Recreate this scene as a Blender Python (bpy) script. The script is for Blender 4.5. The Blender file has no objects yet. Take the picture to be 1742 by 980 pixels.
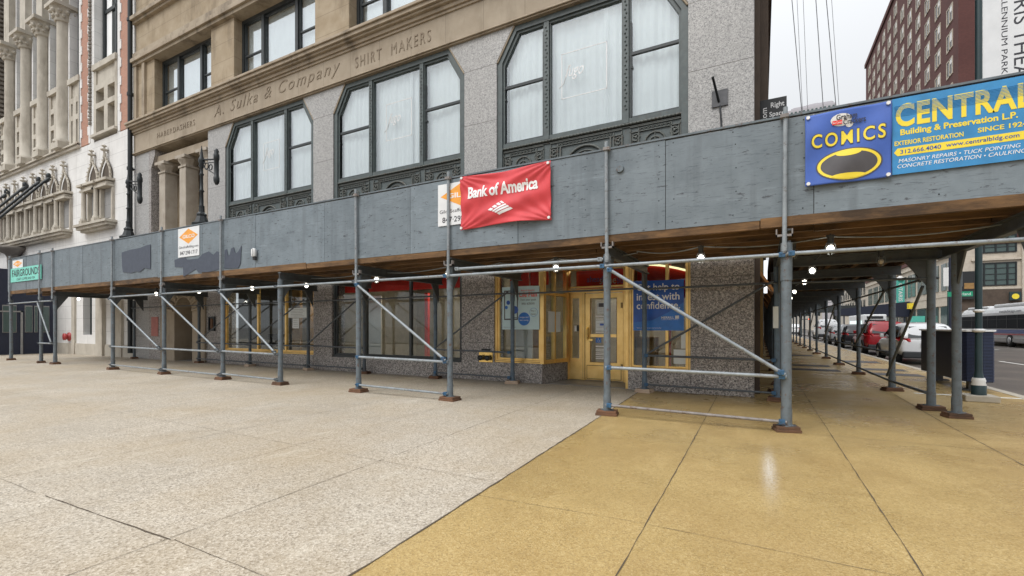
import bpy, bmesh, math, random
from mathutils import Vector, Matrix, noise as mnoise
random.seed(11)
S = bpy.context.scene
COL = S.collection
R = math.radians
# ------------------------------------------------------------------ camera, light, exposure
cam_d = bpy.data.cameras.new("camera"); cam = bpy.data.objects.new("camera", cam_d); COL.objects.link(cam)
cam_d.sensor_width = 36.0; cam_d.lens = 36.0 * 790.48 / 1742.0
cam_d.shift_x = 0.0; cam_d.shift_y = (555.36 - 490.0) / 1742.0
cam_d.clip_start = 0.05; cam_d.clip_end = 2000
cam.location = (0, 0, 1.28); cam.rotation_euler = (R(90), 0, 0.49099)
S.camera = cam
SUN_EL, SUN_ROT = R(52), R(200)
W_ = bpy.data.worlds.new("World"); S.world = W_; W_.use_nodes = True
wn = W_.node_tree; bg = wn.nodes['Background']
sky = wn.nodes.new('ShaderNodeTexSky'); sky.sky_type = 'NISHITA'; sky.sun_disc = False
sky.sun_elevation = SUN_EL; sky.sun_rotation = SUN_ROT; sky.air_density = 1.0; sky.dust_density = 4.0
hs = wn.nodes.new('ShaderNodeHueSaturation'); hs.inputs['Saturation'].default_value = 0.12; hs.inputs['Value'].default_value = 1.0
mx = wn.nodes.new('ShaderNodeMix'); mx.data_type = 'RGBA'; mx.inputs[0].default_value = 0.72
mx.inputs[7].default_value = (8.7, 8.95, 9.25, 1)          # the even overcast layer over the clear sky
wn.links.new(sky.outputs[0], hs.inputs['Color']); wn.links.new(hs.outputs[0], mx.inputs[6])
tc = wn.nodes.new('ShaderNodeTexCoord'); sp_z = wn.nodes.new('ShaderNodeSeparateXYZ'); wn.links.new(tc.outputs['Generated'], sp_z.inputs[0])
pw = wn.nodes.new('ShaderNodeMath'); pw.operation = 'POWER'; pw.use_clamp = True; pw.inputs[1].default_value = 2.6; wn.links.new(sp_z.outputs[2], pw.inputs[0])
mr = wn.nodes.new('ShaderNodeMapRange'); mr.inputs[3].default_value = 0.90; mr.inputs[4].default_value = 3.0
wn.links.new(pw.outputs[0], mr.inputs[0])                # an overcast sky is brighter overhead than at the horizon
vm = wn.nodes.new('ShaderNodeVectorMath'); vm.operation = 'SCALE'; wn.links.new(mx.outputs[2], vm.inputs[0]); wn.links.new(mr.outputs[0], vm.inputs['Scale'])
wn.links.new(vm.outputs[0], bg.inputs[0]); bg.inputs[1].default_value = 0.10
sun_d = bpy.data.lights.new("sun", 'SUN'); sun_d.energy = 1.1; sun_d.angle = R(25); sun_d.color = (1.0, 0.97, 0.92)
sun = bpy.data.objects.new("sun", sun_d); COL.objects.link(sun)
# direction to the sun: behind the camera, to its left, high (soft, overcast)
sun.rotation_euler = Vector((0.34 * math.cos(SUN_EL), 0.94 * math.cos(SUN_EL), -math.sin(SUN_EL))).to_track_quat('-Z', 'Y').to_euler()
S.view_settings.view_transform = 'Standard'; S.view_settings.look = 'None'
S.view_settings.exposure = 0.15; S.view_settings.gamma = 1.0; S.view_settings.use_curve_mapping = False
S.render.engine = 'CYCLES'
S.cycles.max_bounces = 7; S.cycles.transparent_max_bounces = 12; S.cycles.caustics_reflective = False; S.cycles.caustics_refractive = False
S.cycles.sample_clamp_indirect = 4.0
S.cycles.use_denoising = True

# ------------------------------------------------------------------ material helpers
def nd(nt, t, ins=None, **kw):
    n = nt.nodes.new(t)
    for k, v in kw.items(): setattr(n, k, v)
    for k, v in (ins or {}).items():
        if hasattr(v, 'is_linked') or isinstance(v, bpy.types.NodeSocket): nt.links.new(v, n.inputs[k])
        else: n.inputs[k].default_value = v
    return n
def c4(c): return (c[0], c[1], c[2], 1.0)
class M:
    """a material under construction"""
    def __init__(s, name, col=(.5, .5, .5), rough=.6, metal=0.0, spec=None):
        s.m = bpy.data.materials.new(name); s.m.use_nodes = True; s.nt = s.m.node_tree
        s.b = s.nt.nodes['Principled BSDF']; s.b.inputs['Base Color'].default_value = c4(col)
        s.b.inputs['Roughness'].default_value = rough; s.b.inputs['Metallic'].default_value = metal
        if spec is not None: s.b.inputs['Specular IOR Level'].default_value = spec
        s._pos = None
    def pos(s, st=(1, 1, 1), off=(0, 0, 0)):
        if s._pos is None: s._pos = nd(s.nt, 'ShaderNodeNewGeometry').outputs['Position']
        if st == (1, 1, 1) and off == (0, 0, 0): return s._pos
        return nd(s.nt, 'ShaderNodeMapping', {'Vector': s._pos, 'Scale': st, 'Location': off}).outputs[0]
    def noise(s, sc, det=4, rough=.55, st=(1, 1, 1), off=(0, 0, 0), dist=0):
        return nd(s.nt, 'ShaderNodeTexNoise', {'Vector': s.pos(st, off), 'Scale': sc, 'Detail': det, 'Roughness': rough, 'Distortion': dist}).outputs['Fac']
    def vor(s, sc, st=(1, 1, 1), out='Color'):
        o = nd(s.nt, 'ShaderNodeTexVoronoi', {'Vector': s.pos(st), 'Scale': sc}).outputs[out]
        if out == 'Color': o = nd(s.nt, 'ShaderNodeSeparateColor', {0: o}).outputs[0]
        return o
    def ramp(s, fac, stops, interp='LINEAR'):
        r = nd(s.nt, 'ShaderNodeValToRGB', {'Fac': fac}); cr = r.color_ramp; cr.interpolation = interp
        while len(cr.elements) < len(stops): cr.elements.new(0.5)
        for e, (p, c) in zip(cr.elements, stops):
            e.position = p; e.color = c4(c) if not isinstance(c, (int, float)) else (c, c, c, 1)
        return r.outputs['Color']
    def mix(s, fac, a, b, mode='MIX'):
        n = nd(s.nt, 'ShaderNodeMix', data_type='RGBA', blend_type=mode)
        for i, v in ((0, fac), (6, a), (7, b)):
            if isinstance(v, bpy.types.NodeSocket): s.nt.links.new(v, n.inputs[i])
            else: n.inputs[i].default_value = v if i == 0 else c4(v)
        return n.outputs[2]
    def math(s, op, a, b=0.0):
        return nd(s.nt, 'ShaderNodeMath', {0: a, 1: b}, operation=op).outputs[0]
    def axis(s, i): return nd(s.nt, 'ShaderNodeSeparateXYZ', {0: s.pos()}).outputs[i]
    def col(s, sock): s.nt.links.new(sock, s.b.inputs['Base Color']); return s
    def rough(s, sock): s.nt.links.new(sock, s.b.inputs['Roughness']); return s
    def bump(s, h, strength=.3, dist=.01):
        n = nd(s.nt, 'ShaderNodeBump', {'Height': h, 'Strength': strength, 'Distance': dist}); s.nt.links.new(n.outputs[0], s.b.inputs['Normal']); return s
    def line(s, ax, period, off, w):
        """1 on thin lines every `period` along an axis"""
        t = s.math('FRACT', s.math('DIVIDE', s.math('ADD', s.axis(ax), off), period)); return s.math('LESS_THAN', t, w / period)
def plain(name, col, rough=.6, metal=0, var=.12, sc=6, **k):
    m = M(name, col, rough, metal, **k)
    n = m.noise(sc, 5, .6)
    m.col(m.ramp(n, [(.3, tuple(c * (1 - var) for c in col)), (.7, tuple(c * (1 + var) for c in col))]))
    return m.m
def granite(name, tones, joints=True, sc=44):
    m = M(name, rough=.42); v = m.vor(sc)
    c = m.ramp(v, [(0, tones[0]), (.24, tones[1]), (.5, tones[2]), (.8, tones[3])], 'CONSTANT')
    v2 = m.vor(sc * 2.3); c2 = m.ramp(v2, [(0, tones[0]), (.3, tones[2]), (.6, tones[1]), (.8, tones[3])], 'CONSTANT')
    c = m.mix(.5, c, c2)
    c = m.mix(m.ramp(m.noise(.9, 5, .6), [(.35, 0), (.75, .28)]), c, tuple(t * .75 for t in tones[1]))
    if joints: c = m.mix(m.line(2, 1.31, .42, .012), c, (.12, .11, .10))
    m.col(c); m.bump(m.noise(40, 2), .08, .004); return m.m
def stone(name, a, b, stain=(.1, .08, .06), amt=.5, joints=None, bumpy=.25):
    m = M(name, rough=.85)
    c = m.ramp(m.noise(2.2, 6, .6), [(.3, a), (.7, b)])
    st = m.noise(.8, 6, .7, st=(2.2, 2.2, .55)); c = m.mix(m.ramp(st, [(.5, 0), (.75, amt)]), c, stain)
    if joints:
        j = m.math('MAXIMUM', m.line(2, joints[1], .1, .014), m.line(0, joints[0], .3, .014))
        c = m.mix(m.math('MULTIPLY', j, .6), c, tuple(x * .45 for x in a))
    m.col(c); m.bump(m.noise(22, 5, .7), bumpy, .01); return m.m
def paint_steel(name, col, rust=.5, metal=0, rough=.5):
    m = M(name, col, rough, metal)
    c = m.ramp(m.noise(9, 5, .6), [(.3, tuple(x * .8 for x in col)), (.7, tuple(x * 1.18 for x in col))])
    r = m.ramp(m.noise(13, 8, .82, off=(3, 1, 7)), [(.555, 0), (.61, rust)])
    c = m.mix(m.ramp(m.noise(5, 6, .7, st=(1, 1, .4), off=(8, 2, 1)), [(.55, 0), (.7, .35)]), c, tuple(x * .5 for x in col))
    c = m.mix(r, c, (.10, .045, .02)); m.col(c)
    m.bump(m.noise(60, 3), .08, .003); return m.m
def emit(name, col, st):
    m = bpy.data.materials.new(name); m.use_nodes = True; nt = m.node_tree; nt.nodes.clear()
    e = nd(nt, 'ShaderNodeEmission', {'Color': c4(col), 'Strength': st}); o = nd(nt, 'ShaderNodeOutputMaterial', {'Surface': e.outputs[0]}); return m
def glass(name, tint=(.97, .985, .985), refl=1.0, rough=0.02):
    m = bpy.data.materials.new(name); m.use_nodes = True; nt = m.node_tree; nt.nodes.clear()
    t = nd(nt, 'ShaderNodeBsdfTransparent', {'Color': c4(tint)}); g = nd(nt, 'ShaderNodeBsdfGlossy', {'Color': (.95, .98, 1, 1), 'Roughness': rough})
    bpn = nd(nt, 'ShaderNodeBump', {'Height': nd(nt, 'ShaderNodeTexNoise', {'Scale': .9, 'Detail': 1.0, 'Vector': nd(nt, 'ShaderNodeNewGeometry').outputs['Position']}).outputs['Fac'], 'Strength': .06, 'Distance': .05})
    nt.links.new(bpn.outputs[0], g.inputs['Normal'])
    bf = nd(nt, 'ShaderNodeNewGeometry').outputs['Backfacing']; ior = nd(nt, 'ShaderNodeMapRange', {0: bf, 3: 1.52, 4: 1 / 1.52}).outputs[0]
    f = nd(nt, 'ShaderNodeFresnel', {'IOR': ior}); k = nd(nt, 'ShaderNodeMath', {0: f.outputs[0], 1: refl}, operation='MULTIPLY'); k.use_clamp = True
    x = nd(nt, 'ShaderNodeMixShader', {0: k.outputs[0], 1: t.outputs[0], 2: g.outputs[0]})
    nd(nt, 'ShaderNodeOutputMaterial', {'Surface': x.outputs[0]}); return m

# ------------------------------------------------------------------ materials
def make_ground(name, tones, blotch, wet=.5, rough=(.45, .8), sc=62, slab=(1.3, 1.85), smear=False):
    m = M(name, rough=.7, spec=.45)
    a = m.ramp(m.vor(sc), [(0, tones[0]), (.16, tones[1]), (.45, tones[2]), (.8, tones[3])], 'CONSTANT')
    b = m.ramp(m.vor(sc * 2.1), [(0, tones[1]), (.3, tones[2]), (.75, tones[3])], 'CONSTANT')
    c = m.mix(.5, a, b)
    # every slab has its own tone
    cell = nd(m.nt, 'ShaderNodeCombineXYZ', {0: m.math('FLOOR', m.math('DIVIDE', m.math('ADD', m.axis(0), .66), slab[0])), 1: m.math('FLOOR', m.math('DIVIDE', m.math('ADD', m.axis(1), .35), slab[1]))}).outputs[0]
    wn_ = nd(m.nt, 'ShaderNodeTexWhiteNoise', {'Vector': cell}).outputs['Value']
    c = m.mix(m.math('MULTIPLY', wn_, .20), c, tuple(x * .62 for x in tones[2]))
    n1 = m.noise(.55, 6, .62)
    c = m.mix(m.ramp(n1, [(.42, 0), (.72, wet)]), c, blotch)
    c = m.mix(m.ramp(m.noise(2.6, 6, .7, off=(4, 2, 0)), [(.5, 0), (.8, wet * .6)]), c, tuple(x * .75 for x in blotch))
    c = m.mix(m.ramp(m.noise(1.1, 7, .75, st=(2.5, .7, 1), off=(1, 8, 0)), [(.56, 0), (.74, .30)]), c, tuple(min(.8, x * 1.25) for x in tones[3]))
    gum = m.vor(1.15, out='Distance'); c = m.mix(m.ramp(gum, [(.018, .55), (.026, 0)]), c, tuple(x * .35 for x in tones[2]))
    ms = m.noise(7, 6, .75, off=(2, 2, 2)); c = m.mix(m.ramp(ms, [(.60, 0), (.72, .28)]), c, tuple(x * .5 for x in tones[2]))
    if smear:      # a pale streak mixed into the slab colour
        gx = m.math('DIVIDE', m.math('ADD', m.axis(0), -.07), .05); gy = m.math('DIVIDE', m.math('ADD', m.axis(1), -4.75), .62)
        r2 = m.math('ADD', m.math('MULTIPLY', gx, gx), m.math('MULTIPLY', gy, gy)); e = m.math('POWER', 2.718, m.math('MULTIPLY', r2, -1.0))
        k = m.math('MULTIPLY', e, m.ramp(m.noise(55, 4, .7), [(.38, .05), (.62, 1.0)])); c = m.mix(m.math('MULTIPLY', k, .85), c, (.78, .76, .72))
    m.col(c); m.rough(m.ramp(m.noise(.7, 5, .6), [(.36, rough[1]), (.62, rough[0])]))
    m.bump(m.vor(sc, out='Distance'), .28, .005); return m.m
MT = {}
MT['plaza'] = make_ground('grey exposed aggregate', [(.13, .105, .08), (.345, .295, .23), (.475, .42, .34), (.66, .60, .51)], (.37, .275, .155), .46, sc=74, rough=(.5, .8))
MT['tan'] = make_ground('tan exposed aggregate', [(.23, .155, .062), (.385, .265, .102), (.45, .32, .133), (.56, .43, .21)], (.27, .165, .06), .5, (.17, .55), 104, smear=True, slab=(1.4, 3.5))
def asphalt():
    m = M('asphalt', rough=.42); c = m.ramp(m.noise(60, 3, .7), [(.3, (.06, .054, .048)), (.7, (.125, .112, .10))])
    c = m.mix(m.ramp(m.noise(.5, 5, .6), [(.42, 0), (.65, .6)]), c, (.19, .165, .135)); m.col(c); m.bump(m.noise(90, 2), .3, .005); return m.m
MT['asphalt'] = asphalt()
MT['kerb'] = plain('kerb concrete', (.42, .38, .31), .8)
MT['joint'] = plain('joint grit', (.085, .065, .045), .95)
MT['linepaint'] = plain('road paint', (.72, .72, .68), .7, var=.2, sc=20)
MT['granite'] = granite('dark speckled granite', [(.045, .042, .045), (.20, .185, .18), (.40, .355, .325), (.66, .62, .58)])
MT['granite_light'] = granite('pale speckled granite', [(.17, .17, .17), (.34, .33, .32), (.44, .43, .415), (.58, .565, .55)], sc=52)
MT['sand'] = stone('brown sandstone', (.33, .27, .20), (.41, .345, .265), (.12, .09, .06), .45, (1.1, 5.0))
MT['sand_block'] = stone('sandstone blocks', (.33, .255, .165), (.43, .35, .25), (.09, .062, .035), .7, (50., .62))
MT['sand_trim'] = stone('weathered sandstone trim', (.34, .275, .20), (.44, .37, .28), (.06, .045, .035), .8)
MT['sand_carve_shade'] = stone('carved stone with shade in colour', (.235, .185, .135), (.30, .245, .18), (.11, .08, .055), .5)  # darker tone puts the shade of the carving into the letter colour
MT['lime'] = stone('white limestone', (.70, .69, .675), (.80, .79, .775), (.40, .36, .31), .30, (1.15, .58))
MT['lime_trim'] = stone('limestone trim', (.46, .42, .355), (.58, .535, .46), (.15, .11, .075), .6)
MT['lime_dark'] = stone('sooty limestone', (.19, .165, .14), (.29, .26, .23), (.07, .055, .045), .6)
MT['loggia_stone'] = stone('weathered loggia stone', (.36, .31, .25), (.47, .42, .355), (.14, .10, .07), .7)
MT['arch_shade'] = stone('brown niche stone with painted shade', (.085, .066, .05), (.13, .105, .08), (.03, .025, .02), .5)  # dark brown paints the shade inside the arch openings
MT['lime_grey'] = stone('grey panel stone', (.24, .235, .23), (.31, .305, .30), (.15, .14, .13), .4, (40., .55))
def brickmat(name, a, b, mort, s=(9, 9, 9)):
    m = M(name, rough=.9)
    p = m.pos((1, 1, 1)); sx = nd(m.nt, 'ShaderNodeSeparateXYZ', {0: p})
    u = m.math('ADD', sx.outputs[0], sx.outputs[1]); v = nd(m.nt, 'ShaderNodeCombineXYZ', {0: u, 1: sx.outputs[2]}).outputs[0]
    bt = nd(m.nt, 'ShaderNodeTexBrick', {'Vector': v, 'Color1': c4(a), 'Color2': c4(b), 'Mortar': c4(mort), 'Scale': 1.0, 'Mortar Size': .012, 'Brick Width': .24, 'Row Height': .08})
    c = m.mix(m.ramp(m.noise(.25, 4, .6), [(.4, 0), (.7, .35)]), bt.outputs['Color'], tuple(x * .55 for x in a)); m.col(c); return m.m
MT['pink_brick'] = brickmat('salmon brick', (.48, .235, .165), (.54, .28, .20), (.40, .27, .21))
MT['red_brick'] = brickmat('dark red brick', (.105, .036, .032), (.14, .050, .042), (.09, .045, .04))
MT['iron'] = paint_steel('green grey cast iron', (.085, .105, .105), .25, 0, .45)
MT['iron_dark'] = paint_steel('dark cast iron', (.035, .042, .045), .1, 0, .45)
MT['iron_orn'] = paint_steel('weathered iron ornament', (.10, .108, .098), .6, 0, .55)
def plywood():
    m = M('grey painted plywood', rough=.62)
    base = (.185, .215, .24)
    oi = nd(m.nt, 'ShaderNodeObjectInfo').outputs['Random']
    c = m.ramp(m.noise(3, 5, .6), [(.3, (.150, .183, .208)), (.7, (.198, .236, .264))])
    streak = m.noise(2.6, 8, .78, st=(1.7, 1, 17), dist=.9)
    c = m.mix(m.ramp(streak, [(.545, 0), (.63, .75)]), c, (.075, .094, .112))
    light = m.noise(1.3, 7, .75, st=(.9, 1, 9), off=(9, 0, 3)); c = m.mix(m.ramp(light, [(.58, 0), (.74, .55)]), c, (.33, .39, .43))
    pk = m.noise(13, 4, .7, st=(.45, 1, 1.6), off=(1, 5, 2)); c = m.mix(m.ramp(pk, [(.63, 0), (.665, .85)]), c, (.05, .052, .06))
    dr = m.noise(1.7, 4, .6, st=(3.2, 1, .28), off=(2, 0, 0)); c = m.mix(m.ramp(dr, [(.53, 0), (.70, .42)]), c, (.09, .107, .122)); mo = m.noise(1.6, 6, .7, off=(3, 9, 4)); c = m.mix(m.ramp(mo, [(.5, 0), (.68, .35)]), c, (.10, .122, .14))
    rs = m.noise(2.3, 5, .6, st=(1, 1, .7), off=(7, 0, 7)); c = m.mix(m.ramp(rs, [(.70, 0), (.80, .25)]), c, (.22, .17, .13))
    br = nd(m.nt, 'ShaderNodeMapRange', {0: oi, 3: .88, 4: 1.12}).outputs[0]
    hsv = nd(m.nt, 'ShaderNodeHueSaturation', {'Color': c, 'Value': br}); m.col(hsv.outputs[0])
    m.bump(streak, .25, .006); return m.m
MT['ply'] = plywood()
MT['ply_patch'] = plain('fresh slate paint', (.058, .070, .098), .6, var=.15, sc=9)
def timber(name, a, b, dark):
    m = M(name, rough=.85); c = m.ramp(m.noise(3, 6, .65, st=(.6, 5, 5)), [(.3, a), (.7, b)])
    c = m.mix(m.ramp(m.noise(1.4, 6, .7, st=(.7, 2, 2), off=(5, 3, 1)), [(.45, 0), (.65, .8)]), c, dark); m.col(c)
    m.bump(m.noise(8, 5, .7, st=(.5, 5, 5)), .35, .01); return m.m
MT['timber'] = timber('rust brown timber', (.10, .054, .024), (.25, .138, .058), (.024, .016, .011))
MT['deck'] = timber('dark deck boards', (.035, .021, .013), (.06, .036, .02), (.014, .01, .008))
MT['pad'] = timber('red brown wooden pad', (.11, .055, .03), (.20, .10, .055), (.045, .03, .02))
MT['pad_pale'] = timber('pale wooden pad', (.50, .38, .28), (.58, .46, .35), (.3, .2, .14))
MT['post'] = paint_steel('grey painted post', (.128, .155, .175), .8)
MT['post_dark'] = paint_steel('dark painted post', (.075, .095, .112), .55)
MT['post_blue'] = paint_steel('blue grey painted post', (.10, .145, .19), .4)
MT['beam'] = paint_steel('dark grey beam', (.075, .085, .09), .4)
MT['galv'] = paint_steel('galvanised pipe', (.27, .30, .32), .55, .2, .48)
MT['galv_rust'] = paint_steel('rusty pipe', (.24, .22, .21), .85, .1, .6)
MT['pipe_dark'] = paint_steel('dark pipe', (.085, .10, .115), .5)
MT['blue_clamp'] = paint_steel('blue clamp', (.035, .11, .21), .6)
def goldm():
    m = M('gold anodised metal', (.62, .40, .13), .28, .6); c = m.ramp(m.noise(4, 4, .6), [(.3, (.76, .48, .15)), (.7, (.92, .64, .25))]); m.col(c); return m.m
MT['gold'] = goldm()
MT['gold_seam_shade'] = plain('shadowed bronze seam', (.16, .09, .03), .5, .3)  # darker gold with the shade of seams and reveals in its colour
MT['gold_dull'] = plain('dull bronze gilt', (.30, .19, .065), .45, .4)
MT['brass'] = plain('polished brass', (.75, .52, .18), .25, .9, var=.2)
MT['black'] = plain('black paint', (.015, .016, .018), .5)
MT['black_metal'] = plain('black metal', (.022, .026, .028), .42, .3)
MT['glass_up'] = glass('upper window glass', (.95, .98, .985), 3.4)
MT['glass_shop'] = glass('shop window glass', (.86, .89, .89), 1.0)
MT['glass_dark'] = M('dark far glass', (.02, .028, .03), .12).m
MT['glass_mid'] = M('grey green glass', (.07, .105, .10), .15).m
MT['curtain'] = plain('white curtain cloth', (.92, .93, .93), .9, var=.05, sc=2)
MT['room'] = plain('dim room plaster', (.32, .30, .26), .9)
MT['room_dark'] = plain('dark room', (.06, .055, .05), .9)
MT['room_floor'] = plain('shop floor tile', (.20, .19, .18), .5)
MT['wood_int'] = timber('interior wood', (.30, .17, .06), (.38, .23, .09), (.20, .11, .04))
MT['red'] = plain('red sign paint', (.80, .035, .022), .45)
MT['red_vinyl'] = plain('red vinyl', (.62, .055, .065), .62, var=.12, sc=3)
MT['white'] = plain('white paint', (.78, .78, .77), .5, var=.05)
MT['white_vinyl'] = plain('white vinyl', (.74, .75, .76), .5, var=.06, sc=4)
MT['orange'] = plain('orange print', (.85, .36, .05), .5)
MT['text_dark'] = plain('dark print', (.03, .03, .04), .6)
MT['text_white'] = plain('white print', (.80, .80, .80), .5, var=.06)
MT['blue_vinyl'] = plain('royal blue vinyl', (.05, .115, .42), .62, var=.16, sc=3)
MT['sky_vinyl'] = plain('azure vinyl', (.04, .245, .52), .6, var=.18, sc=4)
MT['yellow'] = plain('yellow print', (.87, .68, .05), .5, var=.05)
MT['grey_print'] = plain('dark grey print', (.075, .07, .075), .5)
MT['teal'] = plain('teal print', (.10, .50, .42), .5)
MT['mint'] = plain('mint vinyl', (.20, .62, .52), .5, var=.1)
MT['navy'] = plain('navy painted hoarding', (.012, .017, .038), .5)
MT['navy_light'] = plain('blue ventilated metal', (.03, .045, .105), .45)
MT['poster_blue'] = plain('deep blue poster', (.014, .09, .42), .35, var=.3, sc=2.2)
MT['poster_blue2'] = plain('mid blue poster', (.025, .17, .56), .35, var=.2, sc=3)
MT['paper'] = plain('paper', (.74, .78, .78), .7, var=.04)
MT['paper_blue'] = plain('pale blue paper', (.55, .72, .76), .6, var=.05)
MT['siam'] = plain('red enamel', (.42, .05, .05), .4)
MT['green_sign'] = plain('green sign', (.01, .30, .16), .5)
MT['car_white'] = plain('white car paint', (.74, .75, .76), .2, var=.03)
MT['car_red'] = plain('red car paint', (.36, .012, .02), .2, var=.05)
MT['car_black'] = plain('black car paint', (.018, .018, .022), .2)
MT['car_silver'] = plain('silver car paint', (.42, .43, .44), .25)
MT['car_glass'] = M('car glass', (.02, .025, .028), .06).m
MT['bus_glass'] = M('dark bus glass', (.010, .012, .016), .5, spec=.04).m
MT['tyre'] = plain('tyre rubber', (.02, .02, .02), .85)
MT['rim'] = plain('alloy rim', (.42, .43, .44), .35, .7)
MT['tail'] = plain('red tail lamp', (.50, .02, .03), .2)
MT['plastic_dark'] = plain('dark plastic', (.03, .032, .035), .6)
MT['bus_body'] = plain('white bus paint', (.66, .67, .68), .3)
MT['bus_grey'] = plain('grey bus skirt', (.30, .29, .28), .4)
MT['bus_blue'] = plain('blue stripe', (.02, .045, .22), .35)
MT['bus_red'] = plain('red stripe', (.45, .03, .05), .35)
MT['lampgreen'] = plain('dark green lamp post', (.018, .04, .045), .4)
MT['beige'] = stone('beige terracotta', (.50, .44, .36), (.58, .52, .44), (.25, .2, .15), .3, (2.0, 1.0))
MT['beige_far'] = stone('pale far masonry', (.40, .37, .33), (.48, .45, .40), (.2, .18, .15), .3, (2.5, 1.2))
MT['brown_side'] = stone('dark brown terracotta', (.075, .055, .042), (.11, .08, .06), (.03, .02, .018), .5)
MT['far_grey'] = plain('far grey masonry', (.46, .44, .46), .9, var=.08)
MT['bulb'] = emit('lit bulb', (1.0, .93, .78), 12)
MT['bulb_warm'] = emit('lit yellow lamp', (1.0, .72, .12), 5)
MT['bulb_off'] = plain('unlit bulb glass', (.55, .50, .42), .3)
MT['red_light'] = emit('red signal', (1.0, .12, .03), 5)
MT['strip'] = emit('lit cornice strip', (1.0, .86, .45), 1.6)
MT['ceil_fill'] = emit('added ceiling fill glow', (1.0, .84, .58), 8)  # added glow that brightens the shop interiors
MT['bus_light'] = emit('lit bus windows', (.80, 1.0, .98), 1.2)
MT['salt'] = plain('white salt residue', (.72, .70, .64), .9, var=.2, sc=30)
MT['galv_plate'] = plain('steel hatch plate', (.09, .09, .095), .5, .4, var=.3, sc=8)
MT['rope'] = plain('steel rope', (.20, .20, .21), .6)
MT['awning'] = plain('rust orange awning', (.42, .19, .06), .7)

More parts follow.
